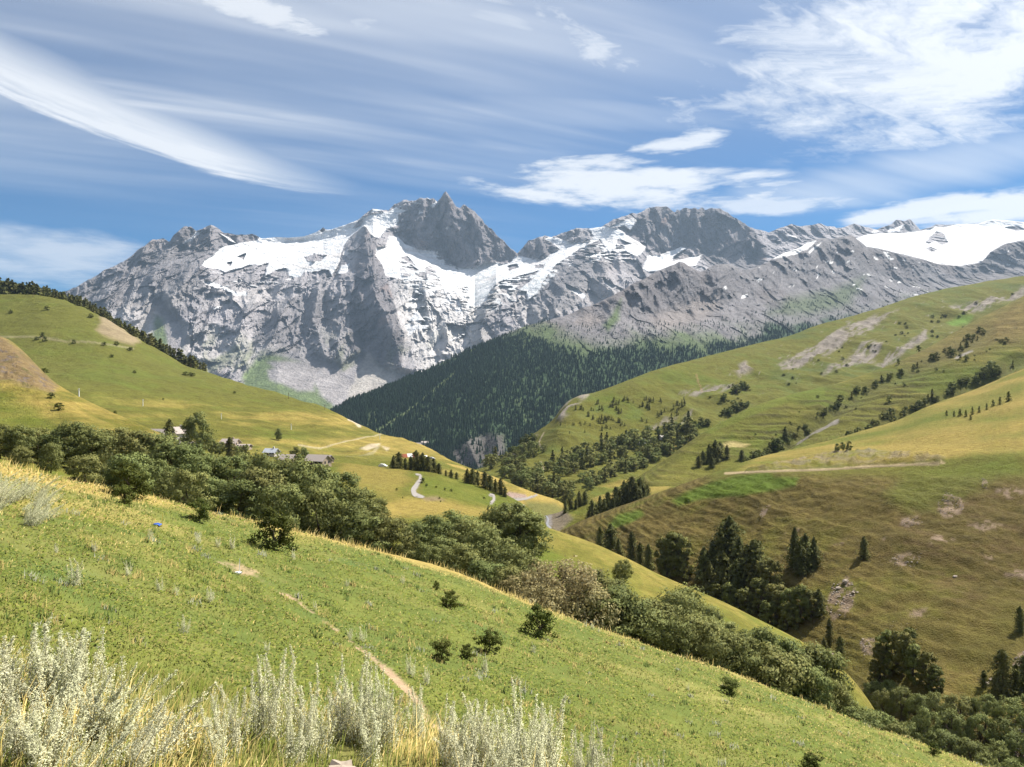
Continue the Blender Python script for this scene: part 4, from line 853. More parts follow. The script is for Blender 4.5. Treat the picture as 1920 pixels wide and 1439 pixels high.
# ---- gully below the near meadow and the grass spur behind it
GU = Sheet([row([(-500, 900, 44), (0, 935, 44), (250, 990, 44), (560, 1070, 45), (830, 1150, 46), (1000, 1230, 46), (1200, 1310, 46), (1500, 1440, 46), (1700, 1530, 46), (1950, 1650, 46)]),
            row([(-500, 850, 72), (0, 893, 72), (250, 950, 74), (560, 1030, 76), (830, 1105, 76), (1000, 1165, 75), (1200, 1235, 75), (1500, 1345, 74), (1650, 1415, 72), (1950, 1560, 70)]),
            row([(-500, 822, 102), (0, 868, 102), (250, 917, 104), (560, 988, 106), (830, 1042, 106), (1000, 1078, 106), (1200, 1130, 104), (1400, 1205, 102), (1500, 1262, 100), (1600, 1345, 98), (1650, 1400, 96), (1950, 1560, 92)]),
            row([(-500, 808, 132), (0, 851, 132), (250, 890, 134), (560, 952, 138), (750, 975, 140), (900, 976, 142), (960, 978, 142), (1000, 986, 142), (1060, 1004, 140), (1110, 1021, 138), (1180, 1051, 136), (1240, 1080, 133), (1300, 1105, 131), (1360, 1131, 129), (1420, 1161, 126), (1480, 1191, 123), (1540, 1226, 119), (1590, 1266, 116), (1620, 1302, 114), (1640, 1332, 112), (1660, 1372, 110), (1750, 1480, 104), (1950, 1620, 98)]),
            row([(-500, 806, 165), (0, 853, 165), (560, 975, 170), (900, 1010, 172), (1000, 1035, 170), (1180, 1110, 160), (1360, 1190, 150), (1540, 1300, 138), (1640, 1420, 128), (1950, 1700, 110)]),
            row([(-500, 830, 200), (0, 880, 200), (560, 1030, 200), (1000, 1150, 190), (1360, 1330, 172), (1640, 1560, 145), (1950, 1800, 120)])], -500, 1950, 3.0, [16, 34, 34, 10, 8])
def paint_gully():
    S = GU; X, D, PX, PY = S.X, S.D, S.PX, S.PY
    S.lift((0.7 * fbm(X / 14, D / 14, 2, 4) + 0.16 * fbm(X / 2.5, D / 2.5, 3, 4)) * np.clip(S.ts[-1] - 2 - S.ts, 0.2, 1)[:, None])
    c, a, b, st = cover(S, 2.0, 0.48, 19.0)
    c = mix(c, GREEN, sstep(a, -0.1, 0.4) * 0.4)
    crest = sstep(S.ts, 2.4, 3.0)[:, None] * (1 - sstep(S.ts, 3.0, 3.6)[:, None])
    c = mix(c, GOLD * 0.95, crest * sstep(PX, 960, 1040) * 0.6 * sstep(b, -0.4, 0.3))
    c = mix(c, rgb(0.07, 0.085, 0.03), (1 - sstep(S.ts, 1.2, 2.0)[:, None]) * 0.6)
    return S.build('gully_slope', terrain_mat('meadow_near', 1.1, 6.0, 0.8, 0.8, 0.3, (1, 1, 1), 0.03), c)
paint_gully()

# ================================================================== THE NEAR MEADOW
RIM = np.array([(-1200, 760), (-400, 800), (0, 872), (120, 900), (250, 930), (400, 962), (560, 996), (700, 1030), (830, 1066), (1000, 1135), (1200, 1205), (1350, 1255), (1500, 1312), (1700, 1385), (1850, 1440), (2100, 1530), (2800, 1800)], float)
EDGE_U = (RIM[:, 0] - CX) / F_PX
def rim_distance():
    """where the meadow must start to fall away so that its rim shows along RIM"""
    out = []
    d = np.linspace(12, 75, 600)
    for u, py in zip(EDGE_U, RIM[:, 1]):
        v = (HY - py) / F_PX; best = None
        for de in np.linspace(16, 64, 200):
            z = -0.33 * u * d - 0.15 * d - 5.0 - 0.020 * np.maximum(0, d - de + 9) ** 2
            e = abs((z / d).max() - v)
            if best is None or e < best[0]: best = (e, de)
        out.append(best[1])
    return np.array(out)
EDGE_D = rim_distance()
def near_z(x, y, rough=True):
    x = np.asarray(x, float); y = np.asarray(y, float)
    yy = np.maximum(y, 0.5); u = np.clip(x / yy, -3, 3)
    zm = -0.33 * x - 0.15 * y - 5.0
    zn = -1.55 - 0.12 * y - 0.20 * x
    bx = 4.0
    z = zn + (zm - zn) * sstep(y, bx, bx + 7.5)
    de = np.interp(u, EDGE_U, EDGE_D)
    z = z - 0.020 * np.maximum(0, y - de + 9) ** 2 * sstep(y, 8, 20)
    if rough:
        far = sstep(y, 3, 14)
        z = z + 0.48 * far * fbm(x / 8.0, y / 8.0, 1, 5, 0.55) + 0.09 * fbm(x / 1.2, y / 1.2, 4, 3)
    return z
def near_at(px, py):
    """ground point of the near meadow at a photo pixel"""
    u = (px - CX) / F_PX; v = (HY - py) / F_PX
    d = np.linspace(1.5, 60, 4000)
    z = near_z(u * d, d)
    k = np.where(z >= v * d)[0]
    i = k[0] if len(k) else int(np.argmax(z / d))
    return Vector((u * d[i], d[i], float(z[i])))
FOOTPATH = [(398, 1046, 3), (425, 1058, 6), (450, 1068, 8), (480, 1082, 6), (525, 1108, 4), (560, 1128, 3), (600, 1158, 3), (645, 1192, 3.2), (690, 1226, 4), (735, 1262, 7), (770, 1298, 9), (800, 1340, 10), (830, 1372, 8)]
def build_near():
    us = np.concatenate([np.linspace(-2.6, -0.75, 60, endpoint=False), np.linspace(-0.75, 0.75, 620), np.linspace(0.75, 2.6, 60)[1:]])
    ds = np.concatenate([np.linspace(-2.5, 3, 40, endpoint=False), np.geomspace(3, 66, 330)])
    Y, U = np.meshgrid(ds, us, indexing='ij')
    X = U * (Y + 5.0) * 0.98
    Z = near_z(X, Y)
    Ys = np.maximum(Y, 0.3)
    PX = CX + F_PX * X / Ys; PY = HY - F_PX * Z / Ys
    a = fbm(X / 5, Y / 5, 1, 5); b = fbm(X / 1.2, Y / 1.2, 2, 5, 0.6); st = fbm(X / 9, Y / 3, 3, 4)
    c = np.broadcast_to(rgb(0.098, 0.122, 0.028), X.shape + (3,))
    c = mix(c, rgb(0.142, 0.155, 0.036), sstep(a + 0.5 * b, -0.2, 0.4) * 0.8)
    c = mix(c, rgb(0.19, 0.175, 0.055), sstep(st + 0.3 * b, 0.0, 0.5) * 0.55)
    big_ = fbm(X / 11 + 0.2 * a, Y / 8, 44, 4); mid_ = fbm(X / 2.8, Y / 2.8, 47, 4, 0.6)
    c = mix(c, rgb(0.27, 0.225, 0.075), sstep(big_ + 0.5 * mid_, 0.10, 0.55) * 0.65)
    c = mix(c, rgb(0.060, 0.105, 0.030), sstep(-big_ + 0.7 * mid_, 0.15, 0.6) * 0.6)
    c = mix(c, rgb(0.17, 0.13, 0.065), sstep(mid_ - 0.4 * b, 0.42, 0.7) * 0.5)
    uu = X / Ys
    de = np.interp(uu, EDGE_U, EDGE_D)
    rim = np.maximum(sstep(Y - de, -15, -5) * (1 - 0.6 * sstep(uu, -0.05, 0.15)), 0.45 * sstep(-uu, 0.36, 0.55) * sstep(Y, 17, 25))
    rim = rim * sstep(a * 0.8 + b * 0.5 + rim, 0.15, 0.8)
    c = mix(c, rgb(0.36, 0.255, 0.085) * (1 + 0.25 * b)[..., None], rim * 0.85)
    near = 1 - sstep(Y + 2.5 * a, 3.5, 8)
    c = mix(c, rgb(0.17, 0.155, 0.05) * (1 + 0.3 * b)[..., None], near * 0.7)
    strip = sstep(X + 0.35 * Y, 14, 22) * sstep(st + 0.4 * a, -0.1, 0.4)
    c = mix(c, rgb(0.25, 0.225, 0.075), strip * 0.6)
    jx, jy = PX + 10 * b + 6 * a, PY + 5 * b
    path = line(jx, jy, FOOTPATH, 8) * (Y > 6)
    soil = np.maximum(path, poly(jx, jy, [(425, 1050), (470, 1058), (500, 1080), (470, 1088), (430, 1070)], 5) * (Y > 6) * 0.7)
    c = mix(c, rgb(0.33, 0.235, 0.150) * (1 + 0.3 * b)[..., None], np.clip(soil * sstep(1.6 * b + 0.9 * a + soil, 0.65, 1.15), 0, 1) * 0.95)
    Z = Z - 0.05 * soil
    T, N = X.shape
    i = np.arange((T - 1) * N).reshape(T - 1, N)[:, :-1]
    Fq = np.stack([i, i + 1, i + N + 1, i + N], -1).reshape(-1, 4)
    m = terrain_mat('meadow_turf', 4.0, 26.0, 0.7, 0.8, 0.05, (1, 1, 1), 0.04)
    o = mesh_np('near_meadow', np.stack([X, Y, Z], -1).reshape(-1, 3), Fq, m, c.reshape(-1, 3))
    o['kind'] = 'structure'
build_near()
# ================================================================== PLANT BUILDERS
def tube(P, rad, seg=6):
    """tapered tube along points P -> verts, tris"""
    P = np.asarray(P, float); n = len(P); V = []; Fc = []
    for i in range(n):
        t = P[min(i + 1, n - 1)] - P[max(i - 1, 0)]; t /= np.linalg.norm(t) + 1e-9
        a = np.cross(t, (0.3, 0.9, 0.1)); a /= np.linalg.norm(a) + 1e-9; b = np.cross(t, a)
        for s in range(seg):
            an = 2 * math.pi * s / seg
            V.append(P[i] + rad[i] * (math.cos(an) * a + math.sin(an) * b))
    for i in range(n - 1):
        for s in range(seg):
            p, q = i * seg + s, i * seg + (s + 1) % seg
            Fc += [(p, q, q + seg), (p, q + seg, p + seg)]
    return np.array(V), np.array(Fc, int)
def join(parts):
    """[(verts, tris, col or None)] -> verts, tris, cols"""
    V, Fc, Cc, n = [], [], [], 0
    for v, f, c in parts:
        V.append(v); Fc.append(f + n); n += len(v)
        Cc.append(np.ones((len(v), 3)) if c is None else np.broadcast_to(c, (len(v), 3)))
    return np.concatenate(V), np.concatenate(Fc), np.concatenate(Cc)
def unit(v): return v / (np.linalg.norm(v, axis=-1, keepdims=True) + 1e-9)
def leaves(P, N, L, Wd, g, bright=0.3, tint=None, rnd=0.75):
    """one four-cornered leaf per point, facing roughly N"""
    n = len(P)
    N = unit(unit(N) + rnd * g.normal(size=(n, 3)))
    A = unit(np.cross(N, g.normal(size=(n, 3)))); B = np.cross(N, A)
    L = (L * g.uniform(0.65, 1.3, n))[:, None]; Wd = (Wd * g.uniform(0.7, 1.25, n))[:, None]
    V = np.stack([P - A * L / 2, P + B * Wd / 2 + A * L * 0.05, P + A * L / 2, P - B * Wd / 2 + A * L * 0.05], 1).reshape(-1, 3)
    i = np.arange(n)[:, None] * 4
    Fc = np.concatenate([i + [0, 2, 1], i + [0, 3, 2]], 1).reshape(-1, 3)
    c = np.ones((n, 3)) * g.uniform(1 - bright, 1 + bright, n)[:, None]
    if tint is not None: c = c * (1 + g.uniform(0, 1, n)[:, None] * np.asarray(tint))
    return V, Fc, np.repeat(c, 4, 0)
def sphere_pts(g, n):
    return unit(g.normal(size=(n, 3)))

BARK = plain_mat('bark', (0.085, 0.065, 0.048), 0.9, 14, 0.45, 0.5)
L_TREE = leaf_mat('leaf_greygreen', (0.155, 0.178, 0.068), 0.30, 0.35, 0.04, 0.6)
L_DARK = leaf_mat('leaf_dark', (0.070, 0.088, 0.024), 0.25, 0.40, 0.03, 0.55)
L_PALE = leaf_mat('leaf_pale', (0.27, 0.245, 0.13), 0.28, 0.25, 0.02, 0.6)
L_CON = leaf_mat('needle', (0.105, 0.112, 0.040), 0.22, 0.40, 0.03, 0.65)
L_CONF = leaf_mat('needle_far', (0.030, 0.048, 0.030), 0.0, 0.5, 0.03, 0.8)
L_SAGE = leaf_mat('leaf_silver', (0.56, 0.56, 0.40), 0.32, 0.20, 0.02, 0.7)
L_GRASS = leaf_mat('grass_blade', (1.0, 1.0, 1.0), 0.30, 0.0, 0.0, 0.6)

def broadleaf(seed, H, Wd, nc, nl, L, mat, low=0.12, name='tree', irregular=0.25, tint=(0.25, 0.12, -0.1)):
    """(trunk mesh, crown mesh) of a round many-clumped tree standing on the origin"""
    g = np.random.default_rng(seed)
    zr = g.uniform(0.04, 0.97, nc); an = g.uniform(0, 6.283, nc)
    prof = np.where(zr > 0.36, np.sqrt(np.clip(1 - ((zr - 0.36) / 0.66) ** 2, 0.02, 1)), 0.80 + 0.2 * zr / 0.36)
    rr = g.uniform(0.10, 1.0, nc) ** 0.45 * prof * (1 + irregular * g.normal(size=nc) * 0.35)
    zc = H * (low + (1 - low) * 0.45)
    cc = np.c_[np.cos(an) * rr * Wd * 0.43, np.sin(an) * rr * Wd * 0.43, H * (low + (0.93 - low) * zr * (1 - 0.10 * irregular * g.random(nc)))]
    cr = Wd * g.uniform(0.09, 0.18, nc)
    P, N = [], []
    for c, r in zip(cc, cr):
        s = sphere_pts(g, nl); s[:, 2] = s[:, 2] * 0.8 + 0.12
        q = g.uniform(0.55, 1.05, nl)[:, None]
        P.append(c + s * r * q * (1, 1, 0.85)); N.append(s + 0.55 * unit(c - (0, 0, zc)) + (0, 0, 0.15))
    N = unit(np.concatenate(N))
    V, Fc, Cc = leaves(np.concatenate(P), N, L, L * 0.62, g, 0.20, tint, 0.4)
    nr = unit(np.repeat(N, 4, 0) + 0.22 * g.normal(size=(len(V), 3)))
    crown = mesh_data('crown', V, Fc, mat, Cc, nrm=nr)
    parts = []
    th = max(H * (low + 0.25), 0.3); lean = g.normal(size=2) * 0.04 * H
    r0 = 0.022 * H + 0.03
    tp = np.array([(0, 0, -0.35), (lean[0] * 0.3, lean[1] * 0.3, th * 0.5), (lean[0], lean[1], th)])
    parts.append((*tube(tp, [r0 * 1.2, r0 * 0.9, r0 * 0.65], 7), None))
    for c in cc[g.choice(nc, min(nc, 9), replace=False)]:
        mid = (tp[2] + c) / 2 + g.normal(size=3) * 0.05 * H
        parts.append((*tube([tp[1] + (tp[2] - tp[1]) * g.random(), mid, c], [r0 * 0.5, r0 * 0.32, r0 * 0.1], 5), None))
    V, Fc, Cc = join(parts)
    return mesh_data('trunk', V, Fc, BARK, None), crown
def conifer(seed, H, Rd, nlay, nb, nk, L, mat, prof=0.75, low=0.08, lumpy=0.0):
    g = np.random.default_rng(seed)
    P, N = [], []
    for i in range(nlay):
        t = (i + g.uniform(-0.3, 0.3)) / (nlay - 1)
        t = min(max(t, 0), 1); z = H * (low + (0.98 - low) * t)
        r = Rd * (max(1 - t, 0.0) ** prof) * g.uniform(0.75, 1.15) * (0.75 + 0.25 * min(1, t * 5)) + 0.02 * Rd
        for b in range(nb):
            an = g.uniform(0, 2 * math.pi); rb = r * g.uniform(0.55, 1.2) * (1 + 0.22 * math.sin(2 * an + t * 9 + seed) + 0.15 * math.sin(3 * an - t * 14 + seed))
            q = np.linspace(0.25, 1, nk) + g.uniform(-0.08, 0.08, nk)
            p = np.c_[math.cos(an) * rb * q, math.sin(an) * rb * q, z - 0.30 * rb * q ** 1.3 + g.normal(size=nk) * 0.02 * H]
            P.append(p); N.append(np.broadcast_to((math.cos(an) * 0.8, math.sin(an) * 0.8, 0.55), (nk, 3)))
    N = unit(np.concatenate(N))
    V, Fc, Cc = leaves(np.concatenate(P), N, L, L * 0.55, g, 0.28, (0.2, 0.1, -0.1), 0.5)
    crown = mesh_data('crown', V, Fc, mat, Cc, nrm=unit(np.repeat(N, 4, 0) + 0.3 * g.normal(size=(len(V), 3))))
    v, f = tube([(0, 0, -0.4), (0, 0, H * 0.4), (0, 0, H * 0.93)], [0.016 * H + 0.04, 0.011 * H + 0.02, 0.015], 6)
    return mesh_data('trunk', v, f, BARK, None), crown
def dome(seed, H, Wd, nc, nl, L, mat):
    """(trunk, crown) of a clipped-looking round-headed alder or willow"""
    g = np.random.default_rng(seed)
    d = sphere_pts(g, nc); d[:, 2] = np.abs(d[:, 2]) * 1.1 - 0.12; d = unit(d)
    rr = g.uniform(0.82, 1.0, nc)
    cc = np.c_[d[:, 0] * rr * Wd * 0.42, d[:, 1] * rr * Wd * 0.42, H * 0.36 + d[:, 2] * rr * H * 0.55]
    P, N = [], []
    for c_, dd in zip(cc, d):
        s = sphere_pts(g, nl); r = Wd * g.uniform(0.07, 0.12)
        P.append(c_ + s * r * g.uniform(0.5, 1.05, nl)[:, None]); N.append(0.8 * s + 1.1 * dd)
    N = unit(np.concatenate(N)); V, Fc, Cc = leaves(np.concatenate(P), N, L, L * 0.6, g, 0.2, (0.2, 0.1, -0.1), 0.4)
    crown = mesh_data('crown', V, Fc, mat, Cc, nrm=unit(np.repeat(N, 4, 0) + 0.2 * g.normal(size=(len(V), 3))))
    parts = [(*tube([(0, 0, -0.4), (0.1, 0, H * 0.3), (0.1, 0.1, H * 0.5)], [0.2, 0.15, 0.1], 7), None)]
    for c_ in cc[:7]: parts.append((*tube([(0.1, 0, H * 0.25), c_ * (0.5, 0.5, 0.8), c_], [0.1, 0.07, 0.03], 5), None))
    v, f, _ = join(parts)
    return mesh_data('trunk', v, f, BARK, None), crown
def put_tree(name, kind, loc, h, label, cat='tree', group=None, wide=1.0):
    """a tree of a library kind, scaled to height h, standing at loc; kind = (height of the model, [(trunk, crown)...], has parts)"""
    H, lib, parts = kind
    tk, cr_ = lib[random.randrange(len(lib))]
    s = h / H
    if parts:
        o = empty(name, loc)
        for nm, me in (('trunk', tk), ('crown', cr_)):
            c = bpy.data.objects.new(nm, me); C.objects.link(c); c.parent = o
    else:
        o = bpy.data.objects.new(name, cr_); C.objects.link(o); o.location = loc
    o.scale = (s * wide, s * wide, s); o.rotation_euler = (0, 0, random.uniform(0, 6.28))
    tag(o, label, cat, group)
    return o
T_ROW = (8.0, [broadleaf(100 + i, 8.0, 7.8, 66, 105, 0.36, L_TREE, 0.06) for i in range(6)], True)
T_BUSHY = (6.5, [broadleaf(120 + i, 6.5, 7.4, 52, 105, 0.34, L_TREE, 0.02, irregular=0.15) for i in range(5)], True)
T_DOME = (6.5, [dome(125 + i, 6.5, 7.0, 62, 60, 0.32, L_TREE) for i in range(4)], True)
T_PALE = (5.0, [broadleaf(130 + i, 5.0, 6.0, 50, 60, 0.24, L_PALE, 0.03, irregular=0.3) for i in range(3)], True)
T_SHRUB = (2.0, [broadleaf(140 + i, 2.0, 2.1, 40, 80, 0.115, L_DARK, 0.0, irregular=0.75, tint=(0.5, 0.3, -0.1)) for i in range(4)], True)
T_CON = (14.0, [conifer(150 + i, 14.0, 4.0, 26, 12, 6, 1.0, L_CON, [0.36, 0.28, 0.5, 0.24, 0.4, 0.6, 0.3][i], 0.04) for i in range(7)], True)
L_MID = leaf_mat('leaf_mid', (0.130, 0.140, 0.048), 0.25, 0.4, 0.04, 0.6)
T_TALL = (12.0, [broadleaf(165 + i, 12.0, 7.0, 60, 50, 0.75, L_MID, 0.03, irregular=0.3) for i in range(4)], True)
T_MIDR = (9.0, [broadleaf(160 + i, 9.0, 8.4, 44, 34, 0.8, L_TREE, 0.04) for i in range(5)], True)
def lumped(kind):
    """far copies too small to show their parts: trunk and crown in one mesh"""
    out = []
    for tk, cr_ in kind[1]:
        def arr(me):
            v = np.empty(len(me.vertices) * 3, np.float32); me.vertices.foreach_get('co', v)
            f = np.empty(len(me.loops), np.int32); me.loops.foreach_get('vertex_index', f)
            return v.reshape(-1, 3), f.reshape(-1, 3)
        v1, f1 = arr(cr_); v2, f2 = arr(tk)
        nn = np.empty(len(cr_.corner_normals) * 3, np.float32); cr_.corner_normals.foreach_get('vector', nn)
        n1 = np.zeros((len(v1), 3), np.float32); n1[f1.ravel()] = nn.reshape(-1, 3)
        n2 = unit(v2 * (1, 1, 0) + (0, 0, 0.01))
        c4 = np.empty(len(v1) * 4, np.float32); cr_.color_attributes['Col'].data.foreach_get('color', c4)
        V = np.concatenate([v1, v2]); Fc = np.concatenate([f1, f2 + len(v1)])
        me = mesh_data('tree', V, Fc, None, np.concatenate([c4.reshape(-1, 4)[:, :3], np.ones((len(v2), 3))]), False, np.r_[np.zeros(len(f1)), np.ones(len(f2))], [cr_.materials[0], BARK], np.concatenate([n1, n2]))
        out.append((None, me))
    return (kind[0], out, False)
T_FARR = lumped((8.0, [broadleaf(170 + i, 8.0, 8.0, 24, 20, 1.05, L_TREE, 0.02) for i in range(5)], True))
T_FARD = lumped((8.0, [broadleaf(190 + i, 8.0, 8.0, 24, 20, 1.05, L_DARK, 0.02) for i in range(4)], True))
T_FARC = lumped((12.0, [conifer(180 + i, 12.0, 3.2, 9, 7, 3, 2.0, L_CON, 0.5, 0.03) for i in range(5)], True))

ORD = ['first', 'second', 'third', 'fourth', 'fifth', 'sixth', 'seventh', 'eighth', 'ninth', 'tenth', 'eleventh', 'twelfth', 'thirteenth', 'fourteenth', 'fifteenth', 'sixteenth', 'seventeenth', 'eighteenth', 'nineteenth', 'twentieth']
def nth(i):
    if i < 20: return ORD[i]
    t = ['twenty', 'thirty', 'forty'][(i + 1) // 10 - 2]
    r = (i + 1) % 10
    return (t[:-1] + 'ieth') if r == 0 else t + '-' + ORD[r - 1]
def row_of(items, name, kind, sheet, label, group, mode='d', wide=1.0, cat='tree'):
    """a counted row: items (px, distance, top row) or (px, base row, height in px); labels count from the left"""
    items = sorted(items)
    for i, (px, a, b) in enumerate(items):
        if mode == 'd':
            p = sheet.ground(px, a); base = HY - F_PX * p.z / p.y; hp = base - b
        else:
            p = sheet.at(px, a) if hasattr(sheet, 'at') else sheet(px, a); hp = b
        h = max(hp, 3) * p.y / F_PX * random.uniform(0.86, 1.08)
        put_tree(name, kind, p, h, label.replace('#', nth(i)), cat, group, wide * random.uniform(0.82, 1.2))
def in_poly(pts, n, g):
    P = np.array(pts, float); out = []
    b0, b1 = P.min(0), P.max(0)
    while len(out) < n:
        x, y = g.uniform(b0[0], b1[0]), g.uniform(b0[1], b1[1])
        ins = False
        for i in range(len(P)):
            ax, ay = P[i]; bx, by = P[(i + 1) % len(P)]
            if (ay > y) != (by > y) and x < (bx - ax) * (y - ay) / (by - ay) + ax: ins = not ins
        if ins: out.append((x, y))
    return out
def along(pts, n, g, jx=3.0, jy=3.0):
    P = np.array(pts, float); s = np.r_[0, np.cumsum(np.hypot(*np.diff(P, axis=0).T))]
    t = np.sort(g.uniform(0, s[-1], n))
    return list(zip(np.interp(t, s, P[:, 0]) + g.normal(size=n) * jx, np.interp(t, s, P[:, 1]) + g.normal(size=n) * jy))

# ================================================================== TREES AND SHRUBS WHERE THEY STAND
g0 = np.random.default_rng(11)
tb = np.array([(-120, 800), (-60, 792), (0, 786), (60, 790), (110, 782), (200, 786), (250, 797), (300, 815), (350, 826), (400, 838), (470, 852), (540, 856), (580, 868), (640, 886), (700, 908), (745, 955)], float)
back = [(px + g0.uniform(-8, 8), g0.uniform(110, 124), np.interp(px, *tb.T) + g0.uniform(-5, 9)) for px in np.arange(-110, 720, 36)]
tf = np.array([(150, 842), (250, 850), (330, 866), (400, 884), (470, 880), (560, 902), (640, 922), (700, 938), (745, 975)], float)
front = [(px + g0.uniform(-8, 8), g0.uniform(80, 92), np.interp(px, *tf.T) + g0.uniform(-6, 14)) for px in np.arange(165, 740, 40)]
row_of(back, 'broadleaf_tree', T_ROW, GU, '# tree from the left in the back of the long green tree row', 'long tree row below the near meadow', 'd', 1.05)
row_of(front, 'broadleaf_tree', T_BUSHY, GU, '# tree from the left in the front of the long green tree row', 'long tree row below the near meadow', 'd', 1.0)
row_of([(40, 96, 828), (95, 98, 832), (-30, 96, 830)], 'broadleaf_tree', T_ROW, GU, '# small tree from the left at the thin trunked end of the tree row', 'long tree row below the near meadow', 'd', 0.9)
row_of([(775, 96, 985), (812, 100, 955), (848, 104, 948), (882, 98, 966), (908, 92, 985), (936, 90, 1000), (962, 86, 1018), (988, 84, 1032), (832, 88, 1000), (872, 84, 1020), (912, 80, 1042), (952, 78, 1058), (800, 84, 1020)],
       'broadleaf_tree', T_BUSHY, GU, '# grey-green tree from the left in the clump at mid picture', 'grey-green clump at mid picture', 'd')
row_of([(925, 118, 950), (958, 116, 944), (986, 114, 962)], 'broadleaf_tree', T_ROW, GU, '# dark round tree from the left behind the grey-green clump', 'dark trees behind the clump', 'd', 1.1)
row_of([(985, 76, 1058), (1030, 78, 1045), (1062, 76, 1058), (1095, 75, 1075), (1050, 84, 1045), (1010, 72, 1085)], 'willow_shrub', T_PALE, GU, '# pale grey-brown shrub from the left beside the gully', 'pale shrubs beside the gully', 'd', 1.1, 'shrub')
row_of([(1128, 76, 1092), (1160, 77, 1108), (1192, 77, 1122), (1112, 86, 1068), (1150, 90, 1085)], 'broadleaf_tree', T_BUSHY, GU, '# dark bushy tree from the left just past the pale shrubs', 'dark trees past the pale shrubs', 'd')
row_of([(1168, 1097, 48)], 'round_bush', T_BUSHY, GU, 'lone round dark bush on the open grass spur', None, 'p', 0.85, 'bush')
row_of([(1228, 80, 1122), (1262, 86, 1102), (1292, 92, 1096), (1268, 76, 1145), (1308, 78, 1155), (1345, 84, 1142), (1326, 94, 1132), (1378, 80, 1170), (1420, 82, 1172), (1462, 84, 1178), (1500, 84, 1192), (1538, 84, 1218), (1360, 74, 1192), (1400, 74, 1206), (1442, 74, 1218), (1482, 74, 1232), (1520, 74, 1252), (1558, 75, 1268)],
       'broadleaf_tree', T_BUSHY, GU, '# tree from the left in the green thicket along the gully', 'thicket along the gully', 'd')
row_of([(1590, 75, 1298), (1612, 72, 1318), (1642, 72, 1336), (1672, 71, 1352), (1700, 70, 1372), (1735, 70, 1392)], 'gully_bush', T_BUSHY, GU, '# low bush from the left at the lower end of the gully', 'bushes at the lower end of the gully', 'd', 1.0, 'bush')
grove = [(1655, 1345, 66), (1690, 1352, 64), (1722, 1362, 66), (1762, 1356, 66), (1802, 1362, 64), (1848, 1366, 70), (1890, 1378, 70), (1926, 1370, 70), (1738, 1398, 68), (1786, 1402, 70), (1838, 1406, 72), (1882, 1412, 72), (1706, 1412, 66), (1770, 1436, 72), (1820, 1448, 74), (1872, 1454, 74), (1914, 1440, 76), (1640, 1318, 50), (1668, 1312, 44), (1850, 1480, 70), (1900, 1490, 74), (1950, 1420, 74), (1752, 1462, 62), (1800, 1490, 66)]
row_of(grove, 'alder_tree', T_DOME, RF, '# rounded alder from the left in the grove by the stream', 'alder grove by the stream', 'p', 0.95)
cA = [(1125, 1030, 40), (1145, 1045, 62), (1160, 1050, 40), (1185, 1055, 56), (1200, 1062, 46), (1216, 1070, 56), (1240, 1075, 72), (1262, 1080, 96), (1281, 1085, 82), (1250, 1090, 60)]
cB = [(1320, 1085, 65), (1336, 1072, 64), (1352, 1062, 72), (1368, 1048, 83), (1386, 1078, 79), (1401, 1088, 72), (1330, 1112, 62), (1356, 1112, 71), (1381, 1122, 74), (1411, 1116, 71), (1431, 1112, 67), (1450, 1122, 71), (1342, 1137, 53), (1366, 1152, 62), (1396, 1157, 65), (1426, 1152, 71), (1456, 1157, 71), (1481, 1162, 74), (1501, 1167, 71), (1521, 1162, 65), (1441, 1178, 53), (1476, 1182, 53), (1416, 1092, 77), (1535, 1150, 43)]
row_of(cA[:6], 'conifer', T_CON, RF, '# conifer from the left in the narrow clump behind the grass spur', 'narrow conifer clump behind the spur', 'p', 1.1)
row_of(cA[6:], 'dark_tree', T_TALL, RF, '# ragged dark tree from the left at the right end of the conifer clump', 'ragged trees by the conifer clump', 'p', 0.9)
row_of(cB[9:22], 'dark_tree', T_TALL, RF, '# ragged leafy tree from the left at the foot of the large dark grove', 'leafy trees at the foot of the grove', 'p', 1.0)
row_of(cB[:9] + cB[22:], 'conifer', T_CON, RF, '# conifer from the left in the large dark grove on the brown slope', 'large conifer grove on the brown slope', 'p', 1.3)
row_of([(1490, 1062, 70), (1510, 1066, 72), (1526, 1062, 56), (1500, 1078, 58)], 'conifer', T_CON, RF, '# conifer from the left in the small knot above the large grove', 'small conifer knot above the large grove', 'p', 1.15)
row_of([(1620, 1046, 37)], 'conifer', T_CON, RF, 'lone conifer casting a shadow on the open brown slope', None, 'p', 1.3)
row_of([(1555, 1206, 50), (1575, 1236, 46), (1545, 1228, 32)], 'conifer', T_CON, RF, '# thin conifer from the left above the tip of the grass spur', 'thin conifers above the spur tip', 'p', 0.9)
row_of([(1650, 1272, 70), (1670, 1262, 86), (1690, 1272, 96), (1704, 1236, 76), (1716, 1282, 82), (1740, 1292, 70), (1756, 1302, 60), (1640, 1282, 52)], 'tall_tree', T_TALL, RF, '# tall ragged tree from the left above the alder grove', 'tall trees above the alder grove', 'p', 0.95)
row_of([(1880, 1302, 78), (1866, 1312, 42), (1905, 1302, 62), (1922, 1292, 62), (1845, 1290, 34), (1912, 1185, 44)], 'conifer', T_CON, RF, '# conifer from the left by the right edge of the picture', 'conifers by the right edge', 'p')
row_of([(1110, 974, 34), (1125, 966, 40), (1140, 961, 44), (1155, 956, 47), (1170, 950, 47), (1185, 945, 50), (1200, 941, 46), (1214, 936, 30), (1118, 972, 26), (1133, 966, 34), (1149, 962, 30), (1163, 955, 36), (1178, 950, 38), (1192, 946, 38), (1207, 940, 34), (1104, 978, 20)], 'conifer', T_CON, RG, '# conifer from the left in the strip behind the brown slope crest', 'conifer strip behind the brown slope', 'p', 1.1)
